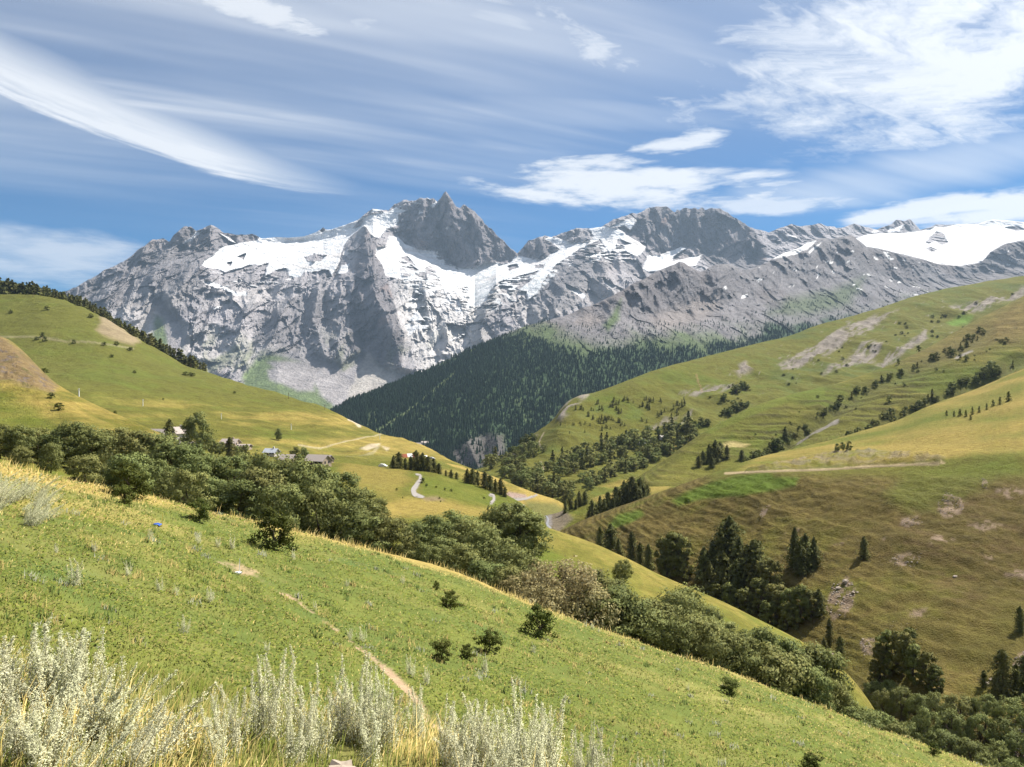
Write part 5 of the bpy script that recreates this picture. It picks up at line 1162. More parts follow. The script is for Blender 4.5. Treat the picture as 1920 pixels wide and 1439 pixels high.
row_of([(1060, 962, 26), (1070, 955, 20), (1086, 950, 32), (1097, 946, 24), (1080, 955, 18)], 'conifer', T_CON, RG, '# dark conifer from the left on the gorge spur', 'conifers on the gorge spur', 'p', 1.1)
row_of([(738, 879, 27), (748, 878, 33), (770, 880, 28), (780, 881, 36), (792, 882, 32), (803, 884, 32), (813, 886, 28), (823, 888, 22), (760, 880, 22)], 'conifer', T_CON, MB, '# dark spruce from the left on the far rim of the road meadow', 'spruces on the rim of the road meadow', 'p', 1.25)
row_of([(836, 893, 13), (846, 896, 15), (856, 899, 14), (876, 906, 26), (886, 908, 28), (895, 910, 24), (909, 916, 30), (919, 920, 31), (929, 924, 26), (939, 928, 30), (947, 932, 20)], 'conifer', T_CON, MB, '# dark tree from the left above the gorge beyond the road meadow', 'dark trees above the gorge', 'p', 1.3)
put_tree('hamlet_tree', T_ROW, MB.at(370, 852), 82 * MB.at(370, 852).y / F_PX, 'tall round brownish tree standing over the hamlet roofs', 'tree', None, 0.72)
put_tree('conifer', T_CON, MB.at(318, 848), 60 * MB.at(318, 848).y / F_PX, 'dark spruce in front of the white hamlet house', 'tree')
put_tree('conifer', T_CON, MB.at(431, 862), 42 * MB.at(431, 862).y / F_PX, 'black little spruce right of the tall hamlet tree', 'tree')
put_tree('round_bush', T_ROW, HL.at(522, 826), 23 * HL.at(522, 826).y / F_PX, 'lone round tree on the meadow above the hamlet', 'tree', None, 0.7)
row_of([(548, 862, 26), (556, 866, 30), (570, 864, 36), (561, 872, 22)], 'round_bush', T_MIDR, MB, '# tree from the left beside the stone barn', 'trees beside the stone barn', 'p', 0.7)
row_of([(268, 838, 34), (295, 842, 34), (342, 846, 30), (398, 852, 34), (412, 852, 30), (446, 858, 26), (460, 860, 26), (285, 845, 30)], 'round_bush', T_MIDR, MB, '# leafy garden tree from the left among the hamlet houses', 'garden trees in the hamlet', 'p', 1.0)
row_of([(625, 985, 12), (820, 1020, 14)], 'conifer', T_CON, MB, '# tiny dark conifer from the left on the grass behind the tree row', None, 'p', 0.9)
# small shrubs on the road meadow
row_of([(686, 918, 5), (744, 920, 5), (755, 935, 4), (793, 906, 10), (800, 912, 6), (818, 915, 5), (834, 920, 6), (846, 922, 5), (824, 936, 5), (826, 942, 4), (908, 936, 5), (945, 948, 6), (978, 960, 8), (990, 964, 9), (952, 956, 4), (846, 898, 4)], 'low_shrub', T_FARD, MB, 'small dark shrub dotted on the road meadow', 'shrubs dotted on the road meadow', 'p', 1.1, 'shrub')
# the valley across the stream
G_ = 'trees in bands across the valley slope'
for band_, (pts, n, h0, h1) in zip(('down along the gorge', 'in the long upper band', 'in the middle band', 'under the rocky nose'), (([(905, 868), (960, 872), (1010, 900), (1090, 925), (1060, 942), (990, 922), (930, 892)], 52, 14, 23), ([(1000, 884), (1060, 862), (1120, 842), (1200, 818), (1290, 802), (1308, 816), (1240, 836), (1130, 872), (1060, 897), (1010, 907)], 86, 14, 22),
                       ([(1090, 905), (1180, 862), (1262, 836), (1300, 822), (1310, 836), (1240, 872), (1150, 902), (1100, 922)], 64, 13, 20), ([(930, 872), (1000, 832), (1022, 846), (1000, 872), (960, 882)], 26, 10, 18))):
    for x, y in in_poly(pts, n, g0):
        p = RB.at(x, y); con = g0.random() < 0.22
        put_tree('valley_tree', T_FARC if con else T_FARR, p, g0.uniform(h0, h1) * (1.45 if con else 1.15) * p.y / F_PX, ('dark conifer ' if con else 'rounded tree ') + band_ + ' on the far valley slope', 'tree', ('conifers ' if con else 'rounded trees ') + band_, 1.0 if con else 1.1)
for x, y in [q_ for q_ in in_poly([(1048, 792), (1070, 772), (1110, 754), (1200, 747), (1300, 760), (1260, 788), (1150, 806), (1060, 816)], 420, g0) if float(pn(np.array([q_[0] / 26]), np.array([q_[1] / 9]), 3.0)[0]) > 0.16] + in_poly([(1258, 766), (1278, 738), (1292, 742), (1284, 762), (1270, 774)], 12, g0):
    p = RB.at(x, y)
    put_tree('dwarf_conifer', T_FARC, p, g0.uniform(4.5, 9.5) * p.y / F_PX, 'tiny dwarf conifer scattered over the far grass slope', 'tree', 'dwarf conifers on the far slope', 1.25)
for x, y in in_poly([(1345, 779), (1380, 762), (1405, 758), (1400, 768), (1366, 782)], 14, g0) + along([(1250, 818), (1290, 806), (1335, 792)], 14, g0) + along([(1355, 748), (1375, 735), (1400, 728)], 10, g0, 6, 5) + in_poly([(940, 850), (1000, 815), (1010, 822), (960, 862)], 12, g0):
    p = RB.at(x, y)
    put_tree('hedge_tree', T_FARD, p, g0.uniform(8, 15) * p.y / F_PX, 'dark rounded hedge tree on the far grass slope', 'tree', 'hedge trees on the far slope', 1.2)
for line_name, (pts, n, h0, h1, k_) in zip(('in the thicket at the foot of the terraced spur', 'in the upper hedge line of the terraced spur', 'in the lower hedge line of the terraced spur', 'beside the stony gully of the terraced spur'), (([(1395, 884), (1430, 862), (1480, 822)], 20, 15, 26, T_FARD), ([(1480, 815), (1540, 782), (1590, 748), (1660, 714), (1740, 682), (1800, 655), (1850, 625)], 46, 6, 13, T_FARD), ([(1590, 822), (1640, 800), (1690, 776), (1770, 744), (1850, 706), (1910, 686)], 44, 8, 17, T_FARD), ([(1470, 828), (1500, 812), (1530, 796)], 12, 8, 12, T_FARR))):
    for x, y in along(pts, n, g0, 4, 4):
        p = RC.at(x, y); con = g0.random() < 0.3
        put_tree('hedge_tree', T_FARC if con else k_, p, g0.uniform(h0, h1) * p.y / F_PX, ('pointed ' if con else 'bushy ') + 'dark tree ' + line_name, 'tree', ('pointed ' if con else 'bushy ') + 'trees ' + line_name, 1.2)
row_of([(1318, 870, 28), (1330, 868, 33), (1341, 866, 37), (1350, 862, 31), (1363, 860, 27), (1391, 864, 20), (1310, 876, 20), (1335, 876, 20)], 'conifer', T_CON, RC, '# conifer from the left in the knot under the terraces', 'conifer knot under the terraces', 'p', 1.3)
row_of([(1846, 712, 26), (1860, 706, 31), (1872, 704, 18)], 'round_bush', T_MIDR, RC, '# big dark bush from the left in the upper hedge line', 'big bushes in the upper hedge', 'p', 0.9, 'bush')
row_of([(1570, 846, 17), (1580, 846, 20), (1592, 845, 21)], 'round_bush', T_MIDR, RF, '# round bush from the left on the golden meadow knoll', 'bushes on the golden knoll', 'p', 0.8, 'bush')
row_of([(1775, 780, 10), (1789, 782, 12), (1800, 781, 14), (1811, 782, 14), (1823, 778, 14), (1836, 774, 12), (1850, 769, 14), (1862, 763, 13), (1875, 759, 15), (1891, 753, 17), (1820, 788, 9)], 'conifer', T_FARC, RF, '# small conifer from the left on the golden meadow rise', 'small conifers on the golden rise', 'p', 1.3)
row_of([(1667, 755, 13), (1684, 684, 11), (1722, 644, 13), (1800, 672, 10), (1812, 676, 10)], 'round_bush', T_FARD, RC, '# lone dark tree from the left on the terraced spur', 'lone trees on the terraced spur', 'p', 0.9)
for x, y in [q_ for q_ in in_poly([(1320, 740), (1450, 700), (1700, 600), (1900, 545), (1900, 580), (1700, 660), (1500, 720), (1340, 770)], 260, g0) if float(pn(np.array([q_[0] / 30]), np.array([q_[1] / 12]), 8.0)[0]) > 0.2]:
    p = RB.at(x, y)
    put_tree('slope_bush', T_FARD, p, g0.uniform(2.5, 5.5) * p.y / F_PX, 'speck of dark bush on the high stony slope', 'bush', 'bush specks on the high stony slope', 1.6)
for x, y in [q_ for q_ in in_poly([(1350, 830), (1480, 760), (1700, 690), (1900, 590), (1900, 660), (1700, 740), (1500, 820)], 200, g0) if float(pn(np.array([q_[0] / 36]), np.array([q_[1] / 14]), 18.0)[0]) > 0.22]:
    p = RC.at(x, y)
    put_tree('slope_bush', T_FARD, p, g0.uniform(2.5, 5.5) * p.y / F_PX, 'speck of dark bush on the terraced spur', 'bush', 'bush specks on the terraced spur', 1.6)
# left hill
i = 0
for px in np.arange(-140, 386, 3.6):
    for r_ in range(2 if px < 300 else 1):
        x = px + g0.uniform(-1.5, 1.5)
        D_, Z_ = HL.col_at(x); kc = int(np.argmax(Z_ / D_)); d = D_[kc] + g0.uniform(6, 26) + r_ * 22
        p = HL.ground(x, d)
        h = (np.interp(x, [-140, 0, 60, 120, 200, 260, 300, 350, 385], [30, 29, 19, 12, 12, 15, 20, 22, 14]) + 5 + 8 * r_) * g0.uniform(0.65, 1.0) * p.y / F_PX
        put_tree('ridge_pine', T_FARC, p, h, 'dark pine in the belt on the left hill crest, ' + ('towards its upper left end' if x < 120 else 'above the bare tan patch' if x < 250 else 'towards its lower right end'), 'tree', 'pine belt on the left hill crest, ' + ('upper end' if x < 120 else 'middle' if x < 250 else 'lower end'), 1.25)
row_of([(88, 582, 9), (20, 588, 8), (170, 596, 9), (68, 638, 8), (80, 632, 9), (84, 641, 10), (138, 645, 8), (195, 649, 9), (219, 648, 8), (244, 658, 9), (209, 671, 7), (252, 700, 6), (306, 750, 4), (440, 738, 5)], 'hill_bush', T_FARD, HL, '# small dark bush from the left dotted on the left hill', 'bushes dotted on the left hill', 'p', 1.2, 'bush')
row_of([(348, 704, 8), (360, 706, 9)], 'hill_bush', T_FARD, HL, '# low dark thicket bush from the left near the crest of the left hill', None, 'p', 1.8, 'bush')
row_of([(96, 748, 13), (110, 770, 15), (84, 698, 9), (216, 772, 6)], 'hill_bush', T_FARD, HK, '# bush from the left on the yellow shoulder at the left edge', 'bushes on the left shoulder', 'p', 1.5, 'bush')
# shrubs on the near meadow
for px, py, hp, w, lab in ((512, 1032, 84, 0.95, 'largest dark round shrub standing before the tree row'), (373, 976, 44, 1.05, 'small dark shrub left of the largest round shrub'), (240, 932, 70, 1.1, 'broad green shrub leaning into the left end of the tree row'), (232, 948, 40, 1.2, 'low olive shrub at the foot of the broad green shrub'),
                           (1010, 1195, 66, 0.95, 'very dark compact shrub on the meadow rim at mid picture'), (845, 1143, 38, 1.1, 'thin olive shrub up the meadow from the dark shrub'), (818, 1106, 18, 0.8, 'tiny olive shrub near the meadow rim'), (828, 1240, 42, 1.0, 'sparse brown-green shrub on the open meadow'),
                           (876, 1236, 30, 1.0, 'faint low shrub between two dark meadow shrubs'), (918, 1222, 44, 1.05, 'dark green shrub on the open meadow'), (1368, 1302, 30, 1.5, 'low spreading shrub on the lower meadow rim'), (1520, 1446, 34, 1.3, 'shrub cut by the bottom edge of the picture'), (1752, 1416, 24, 0.9, 'little dark shrub at the lower end of the meadow')):
    p = near_at(px, py)
    put_tree('meadow_shrub', T_SHRUB, p, hp * p.y / F_PX, lab, 'shrub', 'shrubs on the near meadow', w)

# ------------------------------------------------------------------ the far wood: one mass
def build_forest():
    S = MF; g = np.random.default_rng(5)
    X, D, Z, PX, PY = S.X, S.D, S.Z, S.PX, S.PY
    n = 60000
    px = g.uniform(540, 1760, n); t = g.uniform(0, len(S.ts) - 6.0, n)
    j = (px - S.px[0]) / S.step; j0 = j.astype(int); fj = j - j0; t0 = t.astype(int); ft = t - t0
    def smp(A): return (A[t0, j0] * (1 - fj) + A[t0, j0 + 1] * fj) * (1 - ft) + (A[t0 + 1, j0] * (1 - fj) + A[t0 + 1, j0 + 1] * fj) * ft
    x, d, z = smp(X), smp(D), smp(Z); py = HY - F_PX * z / d
    m = forest_mask(px, py, x, z)
    ok = (g.random(n) < m * np.interp(px, [540, 1350, 1500, 1760], [1, 1, 0.5, 0.25])) & (py > 560)
    line_ = np.interp(px, *np.array(FOREST_LINE, float).T)
    loose = (py < line_) & (py > line_ - 45) & (px > 950) & (g.random(n) < 0.12)
    ok = ok | loose
    # leave out what no one sees below the near slopes
    vis = py < np.interp(px, [540, 630, 700, 760, 850, 900, 960, 1040, 1090, 1200, 1300, 1500, 1700, 1760], [800, 790, 820, 840, 880, 900, 870, 810, 765, 725, 695, 650, 590, 580])
    ok &= vis
    x, d, z = x[ok], d[ok], z[ok]; n = len(x)
    h = g.uniform(7, 18, n) * np.where(py[ok] < line_[ok], 0.7, 1.0); r = h * g.uniform(0.17, 0.26, n)
    seg = 5; an0 = g.uniform(0, 6.28, n); V = []; Fc = []
    for zt, zb, rs in ((1.0, 0.45, 0.62), (0.72, 0.02, 1.0)):
        base = sum(len(v) for v in V)
        an = an0[:, None] + np.arange(seg) * 2 * math.pi / seg
        rr = r[:, None] * rs * g.uniform(0.75, 1.2, (n, seg))
        ring = np.stack([x[:, None] + np.cos(an) * rr, d[:, None] + np.sin(an) * rr, (z + h * zb)[:, None] + 0 * rr], -1)
        tip = np.stack([x, d, z + h * zt], -1)[:, None]
        v = np.concatenate([ring, tip], 1).reshape(-1, 3); V.append(v)
        i0 = base + np.arange(n)[:, None] * (seg + 1)
        Fc.append(np.concatenate([np.stack([i0[:, 0] + s, i0[:, 0] + (s + 1) % seg, i0[:, 0] + seg], -1) for s in range(seg)]))
    c = np.concatenate([np.repeat(g.uniform(0.75, 1.2, (n, 1)) * (1 + g.uniform(0, 1, (n, 1)) * np.array([0.1, 0.15, 0.0])), seg + 1, 0)] * 2)
    # the same tone for both tiers of a tree
    c[len(c) // 2:] = c[:len(c) // 2]
    o = mesh_np('forest', np.concatenate(V), np.concatenate(Fc), L_CONF, c, smooth=False)
    tag(o, 'dense dark conifer forest covering the lower mountain', 'forest', kind='stuff')
build_forest()
# ================================================================== SILVER WORMWOOD
def wormwood(seed, H, spread, stems, lean=(0, 0)):
    """(stem mesh, foliage mesh)"""
    g = np.random.default_rng(seed); st, P, N, L = [], [], [], []
    for s in range(stems):
        a = g.uniform(0, 6.28); r = spread * math.sqrt(g.random()) * 0.35
        h = H * g.uniform(0.45, 1.0)
        wob = g.normal(size=2) * 0.10 * h
        b = np.array([math.cos(a) * r, math.sin(a) * r, -0.03])
        out = np.array([math.cos(a), math.sin(a), 0]) * spread * g.uniform(0.15, 0.75) + np.array([lean[0], lean[1], 0]) * h
        q = np.linspace(0, 1, 6)[:, None]
        path = b + q ** 1.5 * out + q * np.array([0, 0, h]) + np.r_[np.zeros((1, 3)), g.normal(size=(5, 3)) * 0.010] + np.sin(q * 3.0) * np.array([wob[0], wob[1], 0]) * 0.6
        st.append((*tube(path, np.linspace(0.0042, 0.0014, 6), 4), None))
        m = int(280 * h / 0.6)
        t = g.uniform(0.05, 1.0, m)
        c = np.stack([np.interp(t, q[:, 0], path[:, k_]) for k_ in range(3)], -1)
        wd = (0.075 * (1 - t) ** 1.2 + 0.010) * (0.5 + g.random(m))
        off = sphere_pts(g, m) * wd[:, None]; off[:, 2] = np.abs(off[:, 2]) * 0.8
        P.append(c + off); N.append(unit(off) + (0, 0, 0.5)); L.append(np.where(t > 0.6, 0.0115, 0.0165))
        # little flowering side sprays
        for k_ in range(int(24 * h / 0.6)):
            tt = g.uniform(0.35, 0.97); c0 = np.array([np.interp(tt, q[:, 0], path[:, kk]) for kk in range(3)])
            an = g.uniform(0, 6.28); ln = 0.085 * (1.05 - tt) + 0.012
            dv = np.array([math.cos(an) * 0.40, math.sin(an) * 0.40, 0.92]) * ln
            qq = g.random((9, 1)); P.append(c0 + dv * qq + g.normal(size=(9, 3)) * 0.005); N.append(np.broadcast_to(dv + (0, 0, 0.02), (9, 3)) * 10); L.append(np.full(9, 0.0115))
    P = np.concatenate(P); N = np.concatenate(N); L = np.concatenate(L)
    V, Fc, Cc = leaves(P, N, L, L * 0.55, g, 0.22, (0.15, 0.13, -0.02), 0.6)
    v, f, c = join(st)
    return mesh_data('stem', v, f, STEM, None), mesh_data('foliage', V, Fc, L_SAGE, Cc, nrm=unit(np.repeat(unit(N) + (0, 0, 0.4), 4, 0) + 0.35 * g.normal(size=(len(V), 3))))
STEM = plain_mat('dry_stem', (0.46, 0.43, 0.30), 0.8, 60, 0.25, 0.1)
WORM = [wormwood(300 + i, 0.7, 0.20, 10) for i in range(7)]
WORML = [wormwood(310 + i, 0.6, 0.26, 8, (0.5, 0.0)) for i in range(4)]
def put_worm(p, h, label, group, lib=WORM, rz=None, wide=1.0):
    o = empty('wormwood_plant', p)
    sm, fm = lib[random.randrange(len(lib))]; H = 0.7 if lib is WORM else 0.6
    for nm, me in (('stem', sm), ('foliage', fm)):
        c = bpy.data.objects.new(nm, me); C.objects.link(c); c.parent = o
    o.scale = (h / H * wide, h / H * wide, h / H); o.rotation_euler = (0, 0, random.uniform(0, 6.28) if rz is None else rz)
    tag(o, label, 'plant', group)
def near_pt(px, d):
    x = (px - CX) / F_PX * d
    return Vector((x, d, float(near_z(x, d))))
def worm_row(items, label, group, lib=WORM, rz=None, wide=1.0):
    for i, (px, d, top) in enumerate(sorted(items)):
        p = near_pt(px, d); h = ((HY - top) / F_PX * d - p.z) * 0.88
        put_worm(p, max(h, 0.12), label.replace('#', nth(i)), group, lib, rz, wide)
worm_row([(5, 3.7, 1160), (38, 3.9, 1140), (72, 3.9, 1128), (105, 3.8, 1140), (140, 3.9, 1120), (165, 4.0, 1150), (50, 3.3, 1220), (115, 3.3, 1215), (185, 3.6, 1190), (-30, 3.6, 1150), (20, 3.2, 1240), (85, 3.1, 1260)], '# silver wormwood from the left in the tangled bush at lower left', 'tangled silver wormwood at lower left', WORM, None, 1.3)
worm_row([(205, 3.6, 1215), (240, 3.5, 1235), (285, 3.4, 1225), (180, 3.2, 1290), (255, 3.2, 1290), (140, 3.0, 1330)], '# silver wormwood from the left bent over to the right', 'bent silver wormwood', WORML, 0.0, 1.1)
worm_row([(408, 3.5, 1275), (432, 3.7, 1240), (490, 4.0, 1205), (518, 4.1, 1178), (575, 4.0, 1218), (598, 3.9, 1250), (552, 3.7, 1280)], '# silver wormwood from the left in the loose upright group', 'loose upright wormwood', WORM, None, 0.85)
worm_row([(640, 4.2, 1215), (662, 4.2, 1225), (682, 4.3, 1190), (704, 4.2, 1228), (728, 4.2, 1235), (790, 4.6, 1255), (690, 3.9, 1270)], '# silver wormwood from the left beside the end of the footpath', 'wormwood beside the footpath', WORM, None, 0.9)
worm_row([(830, 4.2, 1282), (852, 4.0, 1275), (876, 4.1, 1268), (900, 4.1, 1275), (922, 4.2, 1285), (946, 4.0, 1290), (966, 4.2, 1250), (990, 4.0, 1290), (1012, 4.2, 1285), (1032, 4.3, 1262), (880, 3.8, 1330), (940, 3.8, 1330), (1000, 3.8, 1330)], '# silver wormwood from the left in the big bright bush at bottom centre', 'big wormwood bush at bottom centre', WORM, None, 0.95)
worm_row([(1078, 4.2, 1345), (1102, 4.1, 1332), (1132, 4.0, 1338), (1188, 3.9, 1395), (1208, 4.0, 1405), (1232, 4.0, 1380)], '# silver wormwood from the left at the right end of the row', 'wormwood at the right end of the row', WORM, None, 0.8)
gw = np.random.default_rng(23)
for i, (px, py) in enumerate(sorted(in_poly([(-20, 905), (40, 905), (110, 960), (105, 990), (40, 1000), (-20, 985)], 22, gw))):
    p = near_at(px, py); put_worm(p, gw.uniform(34, 56) * p.y / F_PX, nth(i) + ' pale wormwood from the left in the patch at the left edge', 'pale wormwood patch at the left edge', WORML, 0.0, 1.3)
for i, (px, py, hp) in enumerate(sorted([(372, 1022, 28), (408, 1026, 22), (436, 1030, 30), (283, 1012, 24), (548, 1050, 24), (140, 1100, 60), (178, 1035, 24), (104, 1040, 24), (300, 1110, 32), (330, 1118, 24), (395, 1130, 34), (655, 1200, 26), (678, 1205, 30), (755, 1095, 20), (650, 1100, 16), (770, 1270, 44), (798, 1285, 40), (1000, 1225, 22), (912, 1262, 34), (1290, 1295, 14), (590, 1145, 20), (240, 1080, 30), (345, 1190, 38), (500, 1225, 26), (1590, 1380, 12), (1110, 1180, 16), (1098, 1176, 14), (1122, 1186, 12)])):
    p = near_at(px, py); put_worm(p, hp * p.y / F_PX, nth(i) + ' small grey wormwood from the left scattered on the green meadow', 'wormwood scattered on the meadow', WORM, None, 1.1)

# ================================================================== GRASS
def blades(x, y, h, wd, col, g, bend=0.5):
    n = len(x); z = near_z(x, y) - 0.01
    an = g.uniform(-1.2, 1.2, n); B = np.c_[np.cos(an), np.sin(an), 0 * an]
    la = g.normal(0.9, 1.0, n); ld = np.c_[np.cos(la), np.sin(la), 0 * la]                     # mostly leaning downhill, to the right
    lean = (h * bend * g.uniform(0.1, 1.0, n))[:, None]
    p0 = np.c_[x, y, z]; up = np.c_[0 * x, 0 * x, h]
    p1 = p0 + up * 0.55 + ld * lean * 0.3; p2 = p0 + up * np.sqrt(np.clip(1 - (0.5 * bend) ** 2, 0.2, 1)) + ld * lean
    w = wd[:, None] / 2
    V = np.stack([p0 - B * w, p0 + B * w, p1 - B * w * 0.75, p1 + B * w * 0.75, p2], 1).reshape(-1, 3)
    i = np.arange(n)[:, None] * 5
    Fc = np.concatenate([i + [0, 1, 3], i + [0, 3, 2], i + [2, 3, 4]], 1).reshape(-1, 3)
    return V, Fc, np.repeat(col, 5, 0)
GCOL = np.array([(0.145, 0.172, 0.030), (0.185, 0.203, 0.042), (0.108, 0.138, 0.028), (0.220, 0.205, 0.064)])
DCOL = np.array([(0.56, 0.43, 0.15), (0.46, 0.36, 0.13), (0.62, 0.50, 0.22), (0.36, 0.30, 0.11), (0.42, 0.33, 0.10)])
def pick(g, n, dry):
    c = np.where((g.random(n) < dry)[:, None], DCOL[g.integers(0, len(DCOL), n)], GCOL[g.integers(0, len(GCOL), n)])
    return c * g.uniform(0.75, 1.25, n)[:, None]
def build_grass():
    g = np.random.default_rng(31)
    # tall straw and grass at the photographer's feet
    n = 105000
    y = 1.9 + 5.6 * g.random(n) ** 1.1; x = g.uniform(-1, 1, n) * 0.86 * (y + 0.6)
    tuft = fbm(x / 0.35, y / 0.35, 3, 3); dryn = fbm(x / 1.1, y / 1.1, 8, 3)
    keep = g.random(n) < np.clip(0.55 + 1.1 * tuft, 0.12, 1)
    x, y, tuft, dryn = x[keep], y[keep], tuft[keep], dryn[keep]; n = len(x)
    u = x / y
    dry = np.clip(0.56 + 1.1 * dryn - 0.9 * sstep(u, 0.02, 0.20) - 0.55 * sstep(y, 3.8, 5.5) - 0.22 * sstep(-u, 0.25, 0.5), 0.06, 0.95)
    h = g.uniform(0.04, 0.16, n) * (1 + 0.6 * tuft) + 0.14 * (g.random(n) < 0.14 * dry)
    h = h * (1 - 0.5 * sstep(y, 3.9, 5.5))
    parts = [blades(x, y, h, g.uniform(0.0035, 0.007, n), pick(g, n, dry), g, 0.75)]
    # meadow: short leafy turf, denser towards the viewer
    n = 150000
    d = np.exp(g.uniform(math.log(7), math.log(46), n)); u = g.uniform(-0.72, 0.72, n); x = u * d
    PXs = CX + F_PX * u; PYs = HY - F_PX * near_z(x, d) / d
    bare = line(PXs, PYs, FOOTPATH, 8)
    pat = fbm(x / 3, d / 3, 5, 4)
    keep = (g.random(n) > bare * 0.95) & (g.random(n) < 0.65 + 0.6 * pat) & (PYs > 850)
    x, d, pat, u = x[keep], d[keep], pat[keep], u[keep]; n = len(x)
    de = np.interp(u, EDGE_U, EDGE_D)
    rim = np.maximum(sstep(d - de, -15, -6) * (1 - 0.55 * sstep(u, -0.05, 0.15)), 0.4 * sstep(-u, 0.36, 0.55) * sstep(d, 17, 25))
    dry = np.clip(0.05 + 0.85 * rim + 0.25 * np.clip(fbm(x / 6, d / 6, 15, 3), 0, 1) + 0.30 * sstep(x + 0.35 * d, 14, 24), 0, 0.95)
    h = g.uniform(0.03, 0.10, n) * (1 + 0.8 * rim) * (1 + 0.5 * pat)
    parts.append(blades(x, d, h, g.uniform(0.012, 0.026, n) * (0.5 + d / 30), pick(g, n, dry), g, 1.1))
    # taller tufts and weeds standing out of the turf
    nt_ = 2600
    dc = np.exp(g.uniform(math.log(9), math.log(44), nt_)); uc = g.uniform(-0.72, 0.72, nt_)
    xc = uc * dc; ok = (fbm(xc / 4, dc / 4, 61, 3) > -0.05) & (line(CX + F_PX * uc, HY - F_PX * near_z(xc, dc) / dc, FOOTPATH, 8) < 0.2)
    xc, dc = xc[ok], dc[ok]; nt_ = len(xc); per = 16
    kind_ = g.random(nt_); hc = g.uniform(0.10, 0.26, nt_)
    xs = np.repeat(xc, per) + g.normal(size=nt_ * per) * 0.09; ys = np.repeat(dc, per) + g.normal(size=nt_ * per) * 0.09
    cols = np.where((kind_ < 0.35)[:, None], (0.34, 0.28, 0.10), np.where((kind_ < 0.7)[:, None], (0.085, 0.125, 0.030), np.where((kind_ < 0.9)[:, None], (0.20, 0.22, 0.06), (0.26, 0.27, 0.19))))
    cols = np.repeat(cols, per, 0) * g.uniform(0.75, 1.25, (nt_ * per, 1))
    parts.append(blades(xs, ys, np.repeat(hc, per) * g.uniform(0.5, 1.1, nt_ * per), g.uniform(0.012, 0.024, nt_ * per) * (0.6 + ys / 30), cols, g, 0.7))
    # flat leaves among it
    n = 95000
    d = np.exp(g.uniform(math.log(9), math.log(42), n)); u = g.uniform(-0.70, 0.70, n); x = u * d
    keep = (g.random(n) > line(CX + F_PX * u, HY - F_PX * near_z(x, d) / d, FOOTPATH, 8)) & (fbm(x / 2.2, d / 2.2, 25, 4) > -0.15)
    x, d, u = x[keep], d[keep], u[keep]; n = len(x)
    rim = sstep(d - np.interp(u, EDGE_U, EDGE_D), -10, -5)
    sel = g.random(n) > rim * 0.85; x, d = x[sel], d[sel]; n = len(x)
    L = g.uniform(0.05, 0.11, n) * (0.55 + d / 40)
    V, Fc, _ = leaves(np.c_[x, d, near_z(x, d) + g.uniform(0.01, 0.10, n)], np.broadcast_to((0.1, -0.25, 1.0), (n, 3)), L, L * 0.6, g, rnd=0.3)
    parts.append((V, Fc, np.repeat(pick(g, n, 0.0), 4, 0)))
    V, Fc, Cc = join(parts)
    o = mesh_np('meadow_grass', V, Fc, L_GRASS, Cc, nrm=unit(np.array((0.25, 0.1, 1.0)) + 0.33 * g.normal(size=(len(V), 3))))
    tag(o, 'green and straw-coloured grass of the near meadow', 'grass', kind='stuff')
    # tall dry grass on the rim of the meadow
    n = 22000
    u = g.uniform(-0.72, 0.45, n); de = np.interp(u, EDGE_U, EDGE_D); d = de + g.uniform(-9, 3, n); x = u * d
    keep = g.random(n) < (0.10 + 1.3 * fbm(x / 3.5, d / 3.5, 35, 3)) * np.interp(u, [-0.72, 0, 0.2, 0.45], [1, 0.9, 0.45, 0.2])
    x, d = x[keep], d[keep]; n = len(x)
    V, Fc, Cc = blades(x, d, g.uniform(0.14, 0.40, n) * (1 + 0.3 * g.normal(size=n)), g.uniform(0.016, 0.03, n), pick(g, n, 0.93), g, 0.55)
    o = mesh_np('rim_grass', V, Fc, L_GRASS, Cc, nrm=unit(np.array((0.25, 0.0, 1.0)) + 0.33 * g.normal(size=(len(V), 3))))
    tag(o, 'tall golden dry grass along the rim of the meadow', 'grass', kind='stuff')
build_grass()
# ================================================================== BUILDINGS, POLES, SMALL THINGS
W_STONE = plain_mat('stone_wall', (0.34, 0.27, 0.20), 0.9, 3.0, 0.35, 0.3)
W_PLASTER = plain_mat('pale_plaster', (0.52, 0.48, 0.43), 0.85, 1.5, 0.12, 0.05)
R_SLATE = plain_mat('slate_roof', (0.34, 0.29, 0.26), 0.7, 3.0, 0.25, 0.2)
R_BLUE = plain_mat('metal_roof', (0.36, 0.38, 0.42), 0.5, 2.0, 0.15, 0.05)
R_RED = plain_mat('red_roof', (0.40, 0.12, 0.06), 0.7, 3.0, 0.2, 0.1)
GLASS = plain_mat('dark_pane', (0.03, 0.035, 0.045), 0.2, 2.0, 0.2, 0.0)
WOOD = plain_mat('brown_wood', (0.16, 0.10, 0.06), 0.8, 6.0, 0.35, 0.3)
GREYWOOD = plain_mat('weathered_wood', (0.33, 0.27, 0.21), 0.9, 30.0, 0.5, 0.6)
WHITE = plain_mat('white_plastic', (0.82, 0.82, 0.80), 0.5, 5.0, 0.08, 0.0)
ASPHALT = plain_mat('pale_road', (0.24, 0.22, 0.20), 0.9, 0.8, 0.15, 0.1)
def boxmesh(x0, x1, y0, y1, z0, z1):
    V = np.array([(x, y, z) for z in (z0, z1) for y in (y0, y1) for x in (x0, x1)], float)
    Fq = np.array([(0, 2, 3, 1), (4, 5, 7, 6), (0, 1, 5, 4), (2, 6, 7, 3), (0, 4, 6, 2), (1, 3, 7, 5)])
    return V, Fq
def box(name, dims, mat, parent):
    V, Fq = boxmesh(*dims)
    return mesh_np(name, V, Fq, mat, smooth=False, parent=parent)
